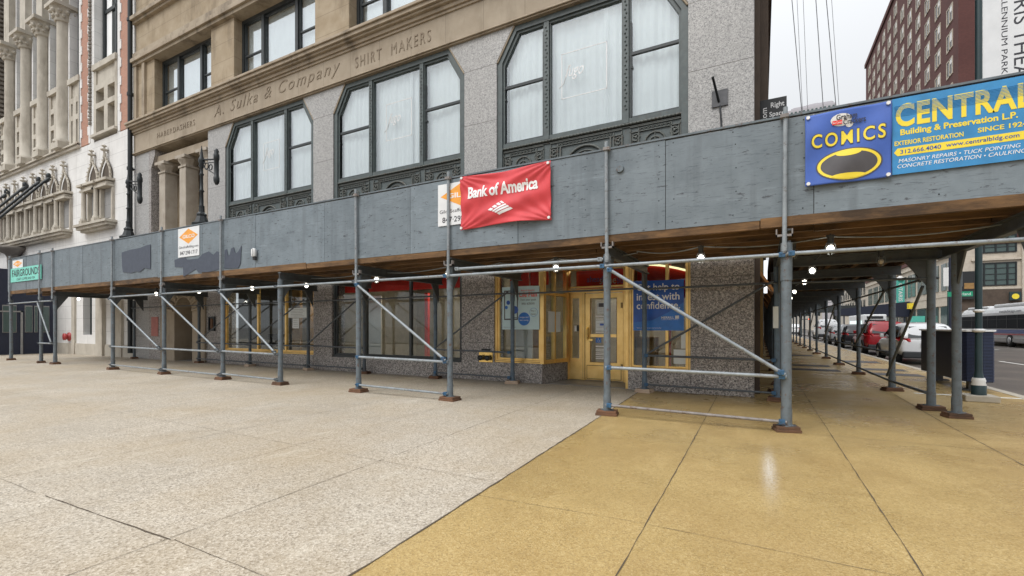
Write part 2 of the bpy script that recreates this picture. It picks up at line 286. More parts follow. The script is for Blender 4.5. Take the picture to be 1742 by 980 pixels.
# ------------------------------------------------------------------ mesh helpers
WORLD = {}
class MB:
    def __init__(s): s.v = []; s.f = []; s.mi = []; s.sm = []
    def add(s, vs, fs, mi=0, smooth=False):
        o = len(s.v); s.v += [tuple(v) for v in vs]
        for f in fs: s.f.append([i + o for i in f]); s.mi.append(mi); s.sm.append(smooth)
        return s
    def box(s, x0, x1, y0, y1, z0, z1, mi=0):
        return s.add([(x, y, z) for x in (x0, x1) for y in (y0, y1) for z in (z0, z1)],
                     [(0, 1, 3, 2), (4, 6, 7, 5), (0, 4, 5, 1), (2, 3, 7, 6), (0, 2, 6, 4), (1, 5, 7, 3)], mi)
    def prism(s, poly, ax, a, b, mi=0):
        """poly: 2D points on the plane across axis ax ('x': (y,z), 'y': (x,z), 'z': (x,y))"""
        def P(p, t): return (t, p[0], p[1]) if ax == 'x' else (p[0], t, p[1]) if ax == 'y' else (p[0], p[1], t)
        n = len(poly); vs = [P(p, a) for p in poly] + [P(p, b) for p in poly]
        return s.add(vs, [list(range(n)), list(range(2 * n - 1, n - 1, -1))] + [(i, (i + 1) % n, n + (i + 1) % n, n + i) for i in range(n)], mi)
    def ring(s, outer, inner, y0, y1, mi=0):
        n = len(outer)
        vs = [(p[0], y0, p[1]) for p in outer] + [(p[0], y0, p[1]) for p in inner] + [(p[0], y1, p[1]) for p in outer] + [(p[0], y1, p[1]) for p in inner]
        fs = []
        for i in range(n):
            j = (i + 1) % n
            fs += [(i, j, n + j, n + i), (n + i, n + j, 3 * n + j, 3 * n + i), (2 * n + i, 3 * n + i, 3 * n + j, 2 * n + j), (i, 2 * n + i, 2 * n + j, j)]
        return s.add(vs, fs, mi)
    def tube(s, p, q, r, n=10, mi=0, r2=None, caps=True):
        p = Vector(p); q = Vector(q); d = (q - p).normalized(); r2 = r if r2 is None else r2
        a = d.orthogonal().normalized(); b = d.cross(a)
        vs = [p + (a * math.cos(t) + b * math.sin(t)) * r for t in [2 * math.pi * i / n for i in range(n)]]
        vs += [q + (a * math.cos(t) + b * math.sin(t)) * r2 for t in [2 * math.pi * i / n for i in range(n)]]
        s.add(vs, [(i, (i + 1) % n, n + (i + 1) % n, n + i) for i in range(n)], mi, True)
        if caps: s.add(vs[:n], [list(range(n))], mi); s.add(vs[n:], [list(range(n))], mi)
        return s
    def path(s, pts, r, n=6, mi=0):
        for a, b in zip(pts[:-1], pts[1:]): s.tube(a, b, r, n, mi)
        return s
    def lathe(s, c, prof, n=14, mi=0, axis='z', smooth=True):
        vs = []
        for r, h in prof:
            for i in range(n):
                t = 2 * math.pi * i / n; u, w = r * math.cos(t), r * math.sin(t)
                vs.append((c[0] + u, c[1] + w, c[2] + h) if axis == 'z' else (c[0] + h, c[1] + u, c[2] + w) if axis == 'x' else (c[0] + u, c[1] + h, c[2] + w))
        fs = [(k * n + i, k * n + (i + 1) % n, (k + 1) * n + (i + 1) % n, (k + 1) * n + i) for k in range(len(prof) - 1) for i in range(n)]
        s.add(vs, fs, mi, smooth)
        m = len(prof); s.add([vs[i] for i in range(n)], [list(range(n))], mi); s.add([vs[(m - 1) * n + i] for i in range(n)], [list(range(n))], mi)
        return s
    def ball(s, c, r, n=10, mi=0, sz=1.0):
        k = n // 2 + 1
        return s.lathe(c, [(max(r * math.sin(math.pi * i / (k)), r * .02), -r * sz * math.cos(math.pi * i / (k))) for i in range(k + 1)], n, mi)
    def arc(s, c, r, a0, a1, y, tr, k=8, mi=0, n=5):
        return s.path([(c[0] + r * math.cos(a0 + (a1 - a0) * i / k), y, c[1] + r * math.sin(a0 + (a1 - a0) * i / k)) for i in range(k + 1)], tr, n, mi)
    def sheet(s, f, nu, nv, mi=0, smooth=True):
        vs = [f(i / nu, j / nv) for j in range(nv + 1) for i in range(nu + 1)]
        return s.add(vs, [(j * (nu + 1) + i, j * (nu + 1) + i + 1, (j + 1) * (nu + 1) + i + 1, (j + 1) * (nu + 1) + i) for j in range(nv) for i in range(nu)], mi, smooth)
    def build(s, name, mat, parent=None, origin=None, normals=True, bev=0):
        mats = mat if isinstance(mat, (list, tuple)) else [mat]
        if origin is None:
            if parent is not None: origin = WORLD[parent]
            else:
                xs, ys, zs = zip(*s.v); origin = Vector(((min(xs) + max(xs)) / 2, (min(ys) + max(ys)) / 2, min(zs)))
        origin = Vector(origin)
        me = bpy.data.meshes.new(name); me.from_pydata([tuple(Vector(v) - origin) for v in s.v], [], s.f)
        me.polygons.foreach_set('material_index', s.mi); me.polygons.foreach_set('use_smooth', s.sm)
        for m in mats: me.materials.append(MT[m] if isinstance(m, str) else m)
        if normals:
            b = bmesh.new(); b.from_mesh(me); bmesh.ops.recalc_face_normals(b, faces=b.faces); b.to_mesh(me); b.free()
        o = bpy.data.objects.new(name, me); COL.objects.link(o)
        if parent is not None: o.parent = parent; o.location = origin - WORLD[parent]
        else: o.location = origin
        WORLD[o] = origin
        if bev:
            md = o.modifiers.new('bevel', 'BEVEL'); md.width = bev; md.segments = 2; md.limit_method = 'ANGLE'
        return o
def tag(o, label, cat, group=None, kind=None):
    o['label'] = label; o['category'] = cat
    if group: o['group'] = group
    if kind: o['kind'] = kind
    return o
def struct(o, kind='structure'): o['kind'] = kind; return o
def thing(name, label, cat, loc, group=None):
    o = bpy.data.objects.new(name, None); o.empty_display_size = .2; COL.objects.link(o); o.location = loc; WORLD[o] = Vector(loc)
    return tag(o, label, cat, group)
def dup(o, delta=(0, 0, 0), parent=None, label=None):
    c = o.copy(); COL.objects.link(c); par = o.parent if parent is None else parent
    if o.parent is None or parent is None: c.location = o.location + Vector(delta)
    if par is not None: c.parent = par
    WORLD[c] = WORLD[o] + Vector(delta)
    if label: c['label'] = label
    for ch in list(o.children):
        k = dup_child(ch, c, delta)
    return c
def dup_child(o, par, delta):
    c = o.copy(); COL.objects.link(c); c.parent = par; WORLD[c] = WORLD[o] + Vector(delta)
    for ch in list(o.children): dup_child(ch, c, delta)
    return c
def text(st, bx, at, parent, mat, plane='xz', depth=.006, shear=0, bold=0, warp=None, name='lettering', space=1.0, res=4, fit=True, align=None):
    """lettering fitted to the box bx=(a0,a1,b0,b1); plane xz faces -Y at y=at, yz faces -X at x=at, cw = xz turned clockwise"""
    cu = bpy.data.curves.new(name, 'FONT'); cu.body = st; cu.size = 1; cu.shear = shear; cu.offset = bold; cu.space_character = space; cu.resolution_u = res; cu.extrude = .5
    cu.align_x = align or 'LEFT'
    ob = bpy.data.objects.new(name, cu); COL.objects.link(ob)
    me = bpy.data.meshes.new_from_object(ob); bpy.data.objects.remove(ob); bpy.data.curves.remove(cu)
    vs = [v.co.copy() for v in me.vertices]
    u0 = min(v.x for v in vs); u1 = max(v.x for v in vs); v0 = min(v.y for v in vs); v1 = max(v.y for v in vs)
    a0, a1, b0, b1 = bx
    if warp:
        b = bmesh.new(); b.from_mesh(me); bmesh.ops.triangulate(b, faces=b.faces)
        for _ in range(2):
            es = [e for e in b.edges if e.calc_length() > .25]; bmesh.ops.subdivide_edges(b, edges=es, cuts=1); bmesh.ops.triangulate(b, faces=b.faces)
        b.to_mesh(me); b.free()
    org = WORLD[parent]
    for v in me.vertices:
        p = (v.co.x - u0) / (u1 - u0); q = (v.co.y - v0) / (v1 - v0); w = (v.co.z + .5) * depth
        if plane == 'xz':
            X = a0 + p * (a1 - a0); Z = b0 + q * (b1 - b0); P = Vector((X, at - w + (warp(X, Z) if warp else 0), Z))
        elif plane == 'yz': P = Vector((at - w, a0 + p * (a1 - a0), b0 + q * (b1 - b0)))
        elif plane == 'cw': P = Vector((a0 + q * (a1 - a0), at - w, b1 - p * (b1 - b0)))
        elif plane == 'ccw': P = Vector((a1 - q * (a1 - a0), at - w, b0 + p * (b1 - b0)))
        elif plane == 'ground': P = Vector((a0 + p * (a1 - a0), b0 + q * (b1 - b0), at + w))
        v.co = P - org
    me.materials.clear(); me.materials.append(MT[mat])
    for p in me.polygons: p.material_index = 0
    o = bpy.data.objects.new(name, me); COL.objects.link(o); o.parent = parent; WORLD[o] = org; return o
# ================================================================== ground
g = MB(); g.box(-500, 700, -500, 900, -.70, -.22); struct(g.build('road', 'asphalt'))
g = MB(); g.prism([(-90, -9), (-1.51, -9), (-2.107, 9.6), (-90, 9.6)], 'z', -.24, 0); struct(g.build('plaza_pavement', 'plaza'))
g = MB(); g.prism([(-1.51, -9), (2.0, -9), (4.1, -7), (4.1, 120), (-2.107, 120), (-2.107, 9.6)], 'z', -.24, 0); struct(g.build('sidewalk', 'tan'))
g = MB(); g.box(4.1, 4.28, -7, 120, -.25, .006); struct(g.build('kerb', 'kerb'))
g = MB(); g.box(-90, 2, -9.2, -9, -.25, .006); struct(g.build('avenue_kerb', 'kerb'))
g = MB(); g.box(18.0, 24.2, 10, 300, -.24, 0); struct(g.build('far_sidewalk', 'kerb'))
def joint(pts, w, mb, jit=.0025):
    P = []
    for a, b in zip(pts[:-1], pts[1:]):
        a = Vector((*a, 0)); b = Vector((*b, 0)); n = max(2, int((b - a).length / .12))
        for i in range(n): P.append(a.lerp(b, i / n))
    P.append(Vector((*pts[-1], 0))); L = []; Rr = []
    for i, p in enumerate(P):
        d = (P[min(i + 1, len(P) - 1)] - P[max(i - 1, 0)]).normalized(); s = Vector((-d.y, d.x, 0))
        p = p + s * random.uniform(-jit, jit); ww = w * random.uniform(.3, 1.1) * .42
        L.append((p.x + s.x * ww, p.y + s.y * ww, .004)); Rr.append((p.x - s.x * ww, p.y - s.y * ww, .004))
    n = len(P); mb.add(L + Rr, [(i, n + i, n + i + 1, i + 1) for i in range(n - 1)])
g = MB()
joint([(-1.736, -2), (-2.098, 9.3)], .020, g, .004)
joint([(-.64, -1), (-.66, 5), (-.70, 9.3)], .011, g); joint([(.74, -1), (.735, 9.6), (.74, 13)], .011, g); joint([(2.12, 1), (2.14, 8.2), (2.3, 14), (2.3, 40)], .012, g)
joint([(-1.9, 2.98), (-.7, 3.06), (2.2, 3.0)], .005, g); joint([(-1.95, 6.52), (4.0, 6.58)], .006, g); joint([(-1.95, 9.2), (4, 9.25)], .006, g)
for i, y in enumerate((12.2, 15.2, 18.3, 21.4, 25, 29)): joint([(.1, y), (4.05, y + .03)], .012, g)
for x, w in ((-3.22, .008), (-4.42, .005), (-5.72, .007), (-7.1, .005), (-8.4, .007), (-9.7, .005), (-11.1, .006), (-12.5, .005), (-14, .006), (-16, .006), (-18.5, .006)):
    joint([(x + .1, .5), (x - .02, 5), (x - .08, 9.3)], w * .8, g, .0015)
joint([(-4.75, 1.43), (-3.12, 1.49)], .013, g, .003); joint([(-9, 1.40), (-4.9, 1.42)], .004, g); joint([(-3.1, 1.5), (-1.95, 1.5)], .005, g)
joint([(-40, 3.35), (-10, 3.36), (-2.0, 3.30)], .004, g); joint([(-40, 6.3), (-2, 6.3)], .005, g)
struct(g.build('pavement_joints', 'joint', normals=False))
g = MB()      # salt smear and spilled-paint marks
def blob(cx, cy, rx, ry, mb, n=26, z=.0045, rough=.35):
    pts = []
    for i in range(n):
        t = 2 * math.pi * i / n; k = 1 + rough * mnoise.noise((cx * 3 + math.cos(t) * 1.6, cy * 3 + math.sin(t) * 1.6, .3)) + random.uniform(-.08, .08)
        pts.append((cx + rx * k * math.cos(t), cy + ry * k * math.sin(t), z))
    mb.add(pts, [list(range(n))])
for i in range(30):
    blob(.95 + random.gauss(0, .13), 7.6 + random.gauss(0, .06), random.uniform(.006, .016), random.uniform(.003, .008), g, 8)
struct(g.build('salt_smear', 'salt', normals=False))
g = MB(); g.box(2.6, 4.08, 11.44, 11.53, .001, .005); struct(g.build('sidewalk_line', 'linepaint'))
g = MB()
for y in (14, 23, 32, 41, 50, 60, 72, 86): g.box(9.0, 9.12, y, y + 4.5, -.217, -.213); g.box(13.4, 13.52, y, y + 4.5, -.217, -.213)
g.box(4.9, 17.5, 10.6, 10.95, -.217, -.213); g.box(4.9, 17.5, 7.4, 7.75, -.217, -.213)
struct(g.build('road_markings', 'linepaint'))
g = MB()
for x0, x1, y0, y1 in ((.55, 2.0, 15.9, 16.6), (.6, 1.95, 17.6, 18.3), (2.6, 3.7, 15.3, 16.0), (2.6, 3.7, 16.9, 17.6), (2.7, 3.7, 20.2, 21.2), (.5, 2.0, 23.5, 24.6)):
    g.box(x0, x1, y0, y1, .001, .006)
struct(g.build('vault_hatches', 'galv_plate'))

# ================================================================== the corner stone building
YF = 9.43
B = thing('stone_building', 'brown sandstone and speckled granite corner building with chamfered iron framed bays', 'building', (-11, YF, 0))
def part(mb, name, mat, bev=0): return mb.build(name, mat, B, bev=bev)
# rear mass keeps light out
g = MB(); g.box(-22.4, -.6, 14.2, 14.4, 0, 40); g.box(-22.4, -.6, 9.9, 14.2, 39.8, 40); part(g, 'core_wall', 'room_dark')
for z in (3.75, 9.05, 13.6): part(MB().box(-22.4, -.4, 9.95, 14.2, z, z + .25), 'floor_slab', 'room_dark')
# side wall on the side street (dark brown terracotta) with its own openings
g = MB(); g.box(-.55, -.01, 9.95, 60, 0, 40); part(g, 'side_wall', 'brown_side')
g = MB()
for z in (4.4, 8.9, 13.4, 18, 22.6): g.box(-.01, .16, 10.35, 60, z, z + .35); g.box(.16, .24, 10.4, 60, z + .2, z + .32)
part(g, 'side_cornice', 'brown_side')
for k in range(14):
    y = 10.5 + k * 3.5; part(MB().box(-.01, .14, y, y + .45, 4.75, 30), 'side_pilaster', 'brown_side')
for k in range(8):
    y = 11.2 + 3.5 * k
    w = MB().box(-.005, .05, y, y + 2.5, .6, 2.9).build('window', 'gold_dull', B); MB().box(.05, .06, y + .1, y + 2.4, .7, 2.8).build('pane', 'glass_dark', w)
# granite piers of the bay storey, with corbelled shoulders at the window heads
def pier(x0, x1, cl, cr, z0=4.0):
    p = [(x0, z0), (x1, z0), (x1, 7.48)] + ([(x1 + .45, 8.2)] if cr else [(x1, 8.2)]) + ([(x0 - .45, 8.2)] if cl else [(x0, 8.2)]) + [(x0, 7.48)]
    MB().prism(p, 'y', YF, YF + .55).build('pier', 'granite_light', B, bev=.008)
    t = MB()
    if cr: t.path([(x1 + .012, YF + .02, 7.45), (x1 + .46, YF + .02, 8.19)], .022, 5)
    if cl: t.path([(x0 - .012, YF + .02, 7.45), (x0 - .46, YF + .02, 8.19)], .022, 5)
    t.build('pier_trim', 'sand_trim', B)
pier(-1.22, -.10, True, False); pier(-6.36, -5.45, True, True); pier(-11.77, -10.92, True, True); pier(-17.25, -16.22, False, True); pier(-22.4, -21.3, False, False, 0)
# lower granite wall between shop openings and spandrels
g = MB()
for x0, x1 in ((-5.45, -1.22), (-10.92, -6.36), (-16.22, -11.77)): part(MB().box(x0, x1, YF + .002, YF + .5, 2.72, 4.25), 'spandrel_wall', 'granite')
part(MB().box(-21.3, -17.25, YF + .002, YF + .5, 2.75, 4.55), 'spandrel_wall', 'granite')
LOW = [(-1.18, -.10), (-6.44, -5.52), (-11.76, -10.98), (-17.35, -16.41)]
for x0, x1 in LOW: MB().box(x0, x1, YF, YF + .5, 0, 4.0).build('shop_pier', 'granite', B, bev=.008)
g = MB()
g.box(-16.41, -11.76, YF - .01, YF + .4, 0, .43); part(g, 'shop_base', 'granite', .008); part(MB().box(-10.98, -6.44, YF - .01, YF + .4, 0, .40), 'shop_base', 'granite', .008)
g = MB(); g.prism([(-5.52, YF - .01), (-4.28, YF - .01), (-4.08, 10.42), (-4.08, 10.6), (-5.52, 10.6)], 'z', 0, .44); part(g, 'shop_base', 'granite', .008); part(MB().box(-2.37, -1.18, YF - .01, 10.6, 0, .40), 'shop_base', 'granite', .008)
part(MB().box(-22.4, -.1, YF + .1, 14, -.02, .012), 'shop_floor', 'room_floor')
# sandstone frieze, mouldings, carved names
part(MB().box(-22.45, -.08, YF - .03, YF + .5, 8.27, 9.03), 'frieze', 'sand')
fz = MB()
for z0, z1, d in ((8.2, 8.235, .06), (8.235, 8.275, .10)): fz.box(-22.48, -.05, YF - d, YF + .5, z0, z1)
for z0, z1, d in ((9.03, 9.10, .07), (9.10, 9.2, .12), (9.2, 9.26, .20), (9.26, 9.36, .27), (9.36, 9.44, .32)): fz.box(-22.5 - (.02 if d < .2 else .06), -.03, YF - d, YF + .5, z0, z1)
cor = part(fz, 'cornice', 'sand_trim', .012)
fr = [o for o in B.children if o.name.startswith('frieze')][0]
text('HABERDASHERS', (-20.6, -18.0, 8.56, 8.76), YF - .03, fr, 'sand_carve_shade', depth=.014, bold=-.005, space=1.3)
text('A. Sulka & Company', (-16.8, -10.6, 8.46, 8.94), YF - .03, fr, 'sand_carve_shade', depth=.014, shear=.3, bold=-.005, space=1.25)
text('SHIRT  MAKERS', (-10.0, -7.35, 8.50, 8.80), YF - .03, fr, 'sand_carve_shade', depth=.014, space=1.35)
# chamfered iron bays
def bay(x0, x1, m0, m1, n):
    z0, z1, ch = 5.5, 8.19, .45
    f = MB()
    out = [(x0, 4.25), (x1, 4.25), (x1, 7.47), (x1 - ch, z1), (x0 + ch, z1), (x0, 7.47)]
    inn = [(x0 + .13, 4.35), (x1 - .13, 4.35), (x1 - .13, 7.42), (x1 - ch - .06, z1 - .12), (x0 + ch + .06, z1 - .12), (x0 + .13, 7.42)]
    f.ring(out, inn, YF + .035, YF + .25)
    in2 = [(a + (.05 if a < (x0 + x1) / 2 else -.05), b - (.05 if b > 7 else -1.15)) for a, b in inn]
    f.ring([(a, b if b > 5 else 5.42) for a, b in inn], in2, YF + .075, YF + .22)
    for m in (m0, m1):
        f.box(m - .06, m + .06, YF + .045, YF + .22, 5.44, z1 - .1); f.box(m - .09, m - .07, YF + .08, YF + .22, 5.5, z1 - .12); f.box(m + .07, m + .09, YF + .08, YF + .22, 5.5, z1 - .12)
        for k in range(28): f.ball((m + .012 * (-1) ** k, YF + .045, 5.72 + k * .082), .024, 5, 0)
    f.box(x0 + .14, x1 - .14, YF + .06, YF + .22, 5.44, 5.53)
    win = f.build('window', 'iron', B)
    for a, b in ((x0 + .15, m0 - .085), (m1 + .085, x1 - .15)):          # sash rails and stiles of the two side lights
        r = MB(); r.box(a, b, YF + .095, YF + .16, 6.825, 6.885); r.box(a, a + .03, YF + .10, YF + .17, 5.53, 7.5); r.box(b - .03, b, YF + .10, YF + .17, 5.53, 7.9); r.box(a, b, YF + .10, YF + .17, 5.53, 5.57)
        r.box(a + .02, a + .05, YF + .08, YF + .12, 6.55, 6.6); r.build('sash', 'iron_dark', win)
    for a, b, lc, rc in ((x0 + .15, m0 - .06, 1, 0), (m0 + .06, m1 - .06, 0, 0), (m1 + .06, x1 - .15, 0, 1)):
        p = [(a, 5.5), (b, 5.5)] + ([(b, 7.45), (b - .34, 8.08)] if rc else [(b, 8.08)]) + ([(a + .34, 8.08), (a, 7.45)] if lc else [(a, 8.08)])
        MB().prism(p, 'y', YF + .125, YF + .131).build('pane', 'glass_up', win)
    # spandrel with cast ornament
    sp = MB(); sp.box(x0 + .12, x1 - .12, YF + .10, YF + .24, 4.3, 5.44)
    spo = sp.build('spandrel_panel', 'iron', B); o = MB(); y = YF + .09
    o.tube((x0 + .12, y - .02, 5.415), (x1 - .12, y - .02, 5.415), .028, 8); k = 0; x = x0 + .16
    while x < x1 - .14: o.ball((x, y - .04, 5.415), .022, 5); x += .075
    o.box(x0 + .12, x1 - .12, y - .015, y + .02, 5.355, 5.37)
    for a, b in ((x0 + .14, m0 - .08), (m0 + .08, m1 - .08), (m1 + .08, x1 - .14)):
        o.box(a, b, y - .02, y + .02, 5.33, 5.345); o.box(a, b, y - .02, y + .02, 5.225, 5.24); o.box(a, a + .02, y - .02, y + .02, 4.3, 5.3); o.box(b - .02, b, y - .02, y + .02, 4.3, 5.3)
        o.box(a + .17, a + .19, y - .02, y + .02, 4.3, 5.3); o.box(b - .19, b - .17, y - .02, y + .02, 4.3, 5.3)
        x = a + .24
        while x < b - .22:
            o.arc((x, 5.26), .035, 0, math.pi, y, .011, 4); o.ball((x + .04, y, 5.30), .016, 5); x += .085
        for s in (a + .1, b - .1):
            for z in [4.4 + .085 * i for i in range(10)]: o.arc((s, z + .03), .06, math.pi, 2 * math.pi, y, .016, 5)
        c = (a + b) / 2; mid = (b - a) > 1.45
        if mid:
            o.arc((c, 4.70), .46, 0, math.pi, y - .01, .03, 12); o.arc((c, 4.70), .36, 0, math.pi, y, .016, 10)
            for i in range(26):
                t = random.uniform(.1, 3.0); rr = random.uniform(.05, .32); o.ball((c + rr * math.cos(t), y, 4.70 + rr * math.sin(t)), random.uniform(.02, .04), 5)
            for s in (-.56, .56): o.box(c + s - .015, c + s + .015, y - .02, y + .02, 4.3, 5.23)
        else:
            o.arc((c, 4.97), .2, 0, 2 * math.pi, y, .02, 12); o.arc((c, 4.97), .11, 0, 2 * math.pi, y, .016, 8)
            o.path([(c - .2, y, 4.97), (c + .2, y, 4.97)], .014, 5); o.path([(c, y, 4.77), (c, y, 5.17)], .014, 5)
        lo = .62 if mid else .26
        for s in (-1, 1):
            span = (b - a) / 2 - .2 - lo; xx = c + s * (lo + .02)
            for q in range(max(1, int(span / .17))):
                X = xx + s * (.09 + .17 * q)
                o.arc((X, 5.12), .075, 0, 1.6 * math.pi, y, .016, 7); o.arc((X, 4.78), .075, math.pi, 2.6 * math.pi, y, .016, 7)
                o.path([(X - s * .07, y, 4.5), (X + s * .02, y, 4.88), (X - s * .06, y, 5.1)], .014, 5); o.path([(X + s * .085, y - .005, 4.3), (X + s * .085, y - .005, 5.23)], .011, 5)
                o.ball((X, y, 5.12), .03, 5); o.ball((X, y, 4.78), .03, 5)
    o.build('ornament', 'iron_orn', spo)
    # curtains hang in the room behind
    names = [('left light', x0 + .2, m0 - .05, 1, 0), ('broad middle light', m0 + .05, m1 - .05, 0, 0), ('right light', m1 + .05, x1 - .2, 0, 1)]
    for nm, a, b, lc, rc in names:
        ph = random.uniform(0, 6); gap = a + (b - a) * .73 if nm.startswith('broad') else None
        def cs(u, v, a=a, b=b, ph=ph):
            x = a + u * (b - a); return (x, YF + .25 + .012 * math.sin(x * 42 + ph) + .012 * math.sin(x * 17 + ph * 2) + .02 * math.sin(x * 3.1), 5.3 + v * 2.85)
        m = MB(); m.sheet(cs, int((b - a) * 42), 1)
        o = m.build('curtain', 'curtain', None, normals=False)
        tag(o, 'white gathered curtain behind the %s of the %s' % (nm, n), 'curtain', 'white curtains in the bay windows')
        if gap:
            m = MB(); m.sheet(lambda u, v, gx=gap: (gx + u * .10, YF + .19 + .012 * math.sin(u * 9), 5.3 + v * 2.85), 8, 1)
            tag(m.build('curtain_edge', 'curtain', None, normals=False), 'curtain edge hanging in the broad light of the %s' % n, 'curtain', 'curtain edges in the broad lights')
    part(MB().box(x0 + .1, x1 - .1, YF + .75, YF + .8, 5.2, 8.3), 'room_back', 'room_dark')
    return win
BN = ['bay by the street corner', 'bay above the red banner', 'bay beside the stone loggia']
wins = [bay(-5.45, -1.22, -4.2, -2.43, BN[0]), bay(-10.92, -6.36, -9.5, -7.72, BN[1]), bay(-16.22, -11.77, -14.8, -13.1, BN[2])]
# white line frame and script lettering on the broad panes
for w, a, b, z0, z1 in ((wins[0], -3.87, -2.84, 6.28, 7.28), (wins[1], -9.0, -8.1, 6.32, 7.32), (wins[2], -14.3, -13.5, 6.35, 7.25)):
    y = YF + .122; d = MB()
    d.box(a, b, y - .002, y, z0, z0 + .018); d.box(a, b, y - .002, y, z1 - .018, z1); d.box(a, a + .018, y - .002, y, z0, z1); d.box(b - .018, b, y - .002, y, z0, z1)
    d.path([(a - .06, y - .001, z0 + .26), (a + .05, y - .001, z0 + .34), (a + .18, y - .001, z0 + .72)], .008, 4)
    dec = d.build('decal', 'text_white', w)
    text('fugo', (a + .10, a + .52, z0 + .38, z0 + .72), y, w, 'text_white', depth=.002, shear=.45, name='decal')
# upper storey: deep windows between sandstone piers
def upper(x0, x1, m0, m1, z0, z1):
    f = MB(); y = YF + .30
    f.ring([(x0, z0), (x1, z0), (x1, z1), (x0, z1)], [(x0 + .10, z0 + .1), (x1 - .10, z0 + .1), (x1 - .10, z1 - .12), (x0 + .10, z1 - .12)], y, y + .2)
    for m in (m0, m1): f.box(m - .065, m + .065, y - .02, y + .16, z0 + .1, z1 - .12)
    win = f.build('window', 'iron_dark', B); zm = (z0 + z1) / 2 - .1
    s = MB()
    for a, b in ((x0 + .12, m0 - .08), (m1 + .08, x1 - .12)):
        s.box(a, b, y + .04, y + .12, zm, zm + .05); s.box(a, a + .04, y + .03, y + .12, z0 + .1, z1 - .14); s.box(b - .04, b, y + .03, y + .12, z0 + .1, z1 - .14)
    s.box(m0 + .07, m1 - .07, y + .04, y + .12, z1 - .2, z1 - .16)
    s.build('sash', 'iron_dark', win)
    for a, b in ((x0 + .12, m0 - .08), (m0 + .08, m1 - .08), (m1 + .08, x1 - .12)): MB().box(a, b, y + .07, y + .076, z0 + .1, z1 - .12).build('pane', 'glass_up', win)
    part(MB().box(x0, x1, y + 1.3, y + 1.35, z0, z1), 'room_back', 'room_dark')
    for i, (a, b) in enumerate(((x0 + .15, m0), (m0, m1), (m1, x1 - .15))):
        if z0 < 10:
            m = MB(); m.sheet(lambda u, v, a=a, b=b: (a + u * (b - a), y + .16 + .006 * math.sin(u * 40), z0 + (.1 + .9 * v) * (z1 - z0)), 40, 1)
            tag(m.build('blind', 'curtain', None, normals=False), 'pale blind behind the %s pane of the upper window %s' % (('left', 'middle', 'right')[i], {-20: 'at the far left end', -15: 'left of the carved name', -10: 'over the middle bay', -5: 'nearest the street corner'}[int(x0 / 5) * 5 if int(x0) != -10 else -10]), 'blind', 'blinds in the upper windows')
UP = [(-20.95, -17.1, -19.75, -18.2), (-15.75, -11.72, -14.6, -12.9), (-10.3, -6.7, -9.2, -7.7), (-5.25, -1.4, -4.2, -2.5)]
for z0, z1 in ((9.45, 11.78), (13.9, 16.3)):
    for u in UP: upper(*u, z0, z1)
xs = [-22.4] + [v for u in UP for v in u[:2]] + [-.1]
for i in range(0, len(xs), 2):
    for z0, z1 in ((9.44, 11.78), (13.9, 16.3)): part(MB().box(xs[i], xs[i + 1], YF + .02, YF + .75, z0, z1), 'upper_pier', 'sand_block', .015)
g = MB(); g.box(-21.75, -21.55, YF - .06, YF + .02, 9.44, 11.8); g.box(-22.42, -22.2, YF - .06, YF + .02, 9.44, 11.8); part(g, 'corner_strip', 'sand_trim')
g = MB(); g.box(-22.4, -.1, YF + .02, YF + .75, 12.3, 13.9); part(g, 'upper_spandrel', 'sand_block')
g = MB()
for z0, z1, d in ((11.78, 11.9, .10), (11.9, 12.05, .18), (12.05, 12.3, .10), (13.5, 13.6, .1), (13.6, 13.75, .2), (16.3, 16.8, .12)): g.box(-22.45, -.06, YF - d, YF + .75, z0, z1)
part(g, 'lintel_course', 'sand_trim', .012)
part(MB().box(-22.4, -.1, YF + .02, YF + .75, 16.8, 40), 'upper_wall', 'sand_block')
# stone loggia at the left bay
lg = MB()
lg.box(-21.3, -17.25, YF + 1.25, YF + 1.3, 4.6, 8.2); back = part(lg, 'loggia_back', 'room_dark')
g = MB(); g.box(-21.35, -17.2, YF - .18, YF + .9, 4.62, 4.72); g.box(-21.3, -17.25, YF - .12, YF + .9, 4.52, 4.62); g.box(-21.35, -17.2, YF - .22, YF + .9, 4.72, 4.80)
x = -21.2
while x < -17.3: g.ball((x, YF - .15, 4.62), .05, 6); x += .16
part(g, 'loggia_sill', 'lime_trim')
for x in (-20.5, -19.05, -17.65):
    c = MB(); c.box(x - .32, x + .32, YF + .0, YF + .60, 4.80, 4.98); c.box(x - .22, x + .22, YF + .08, YF + .52, 4.98, 7.22)
    c.box(x - .26, x + .26, YF + .05, YF + .55, 7.22, 7.30); c.lathe((x, YF + .30, 7.30), [(.25, 0), (.28, .08), (.36, .2), (.36, .26)], 8); c.box(x - .34, x + .34, YF - .03, YF + .62, 7.54, 7.66)
    c.build('loggia_column', 'loggia_stone', B, bev=.015)
g = MB(); g.box(-21.3, -17.25, YF + .1, YF + .9, 7.66, 7.95); g.box(-21.3, -17.25, YF + .5, YF + .9, 7.95, 8.2); part(g, 'loggia_beam', 'sand')
g = MB()
for x in (-20.9, -19.8, -18.3): g.box(x - .1, x + .45, YF + .80, YF + .93, 4.9, 7.6)
part(g, 'loggia_panel', 'sand_block')
g = MB(); g.box(-21.3, -21.12, YF - .01, YF + .9, 4.8, 7.5); g.prism([(-21.3, 7.5), (-21.12, 7.5), (-20.85, 7.95), (-20.85, 8.2), (-21.3, 8.2)], 'y', YF - .01, YF + .9); part(g, 'loggia_reveal', 'granite')
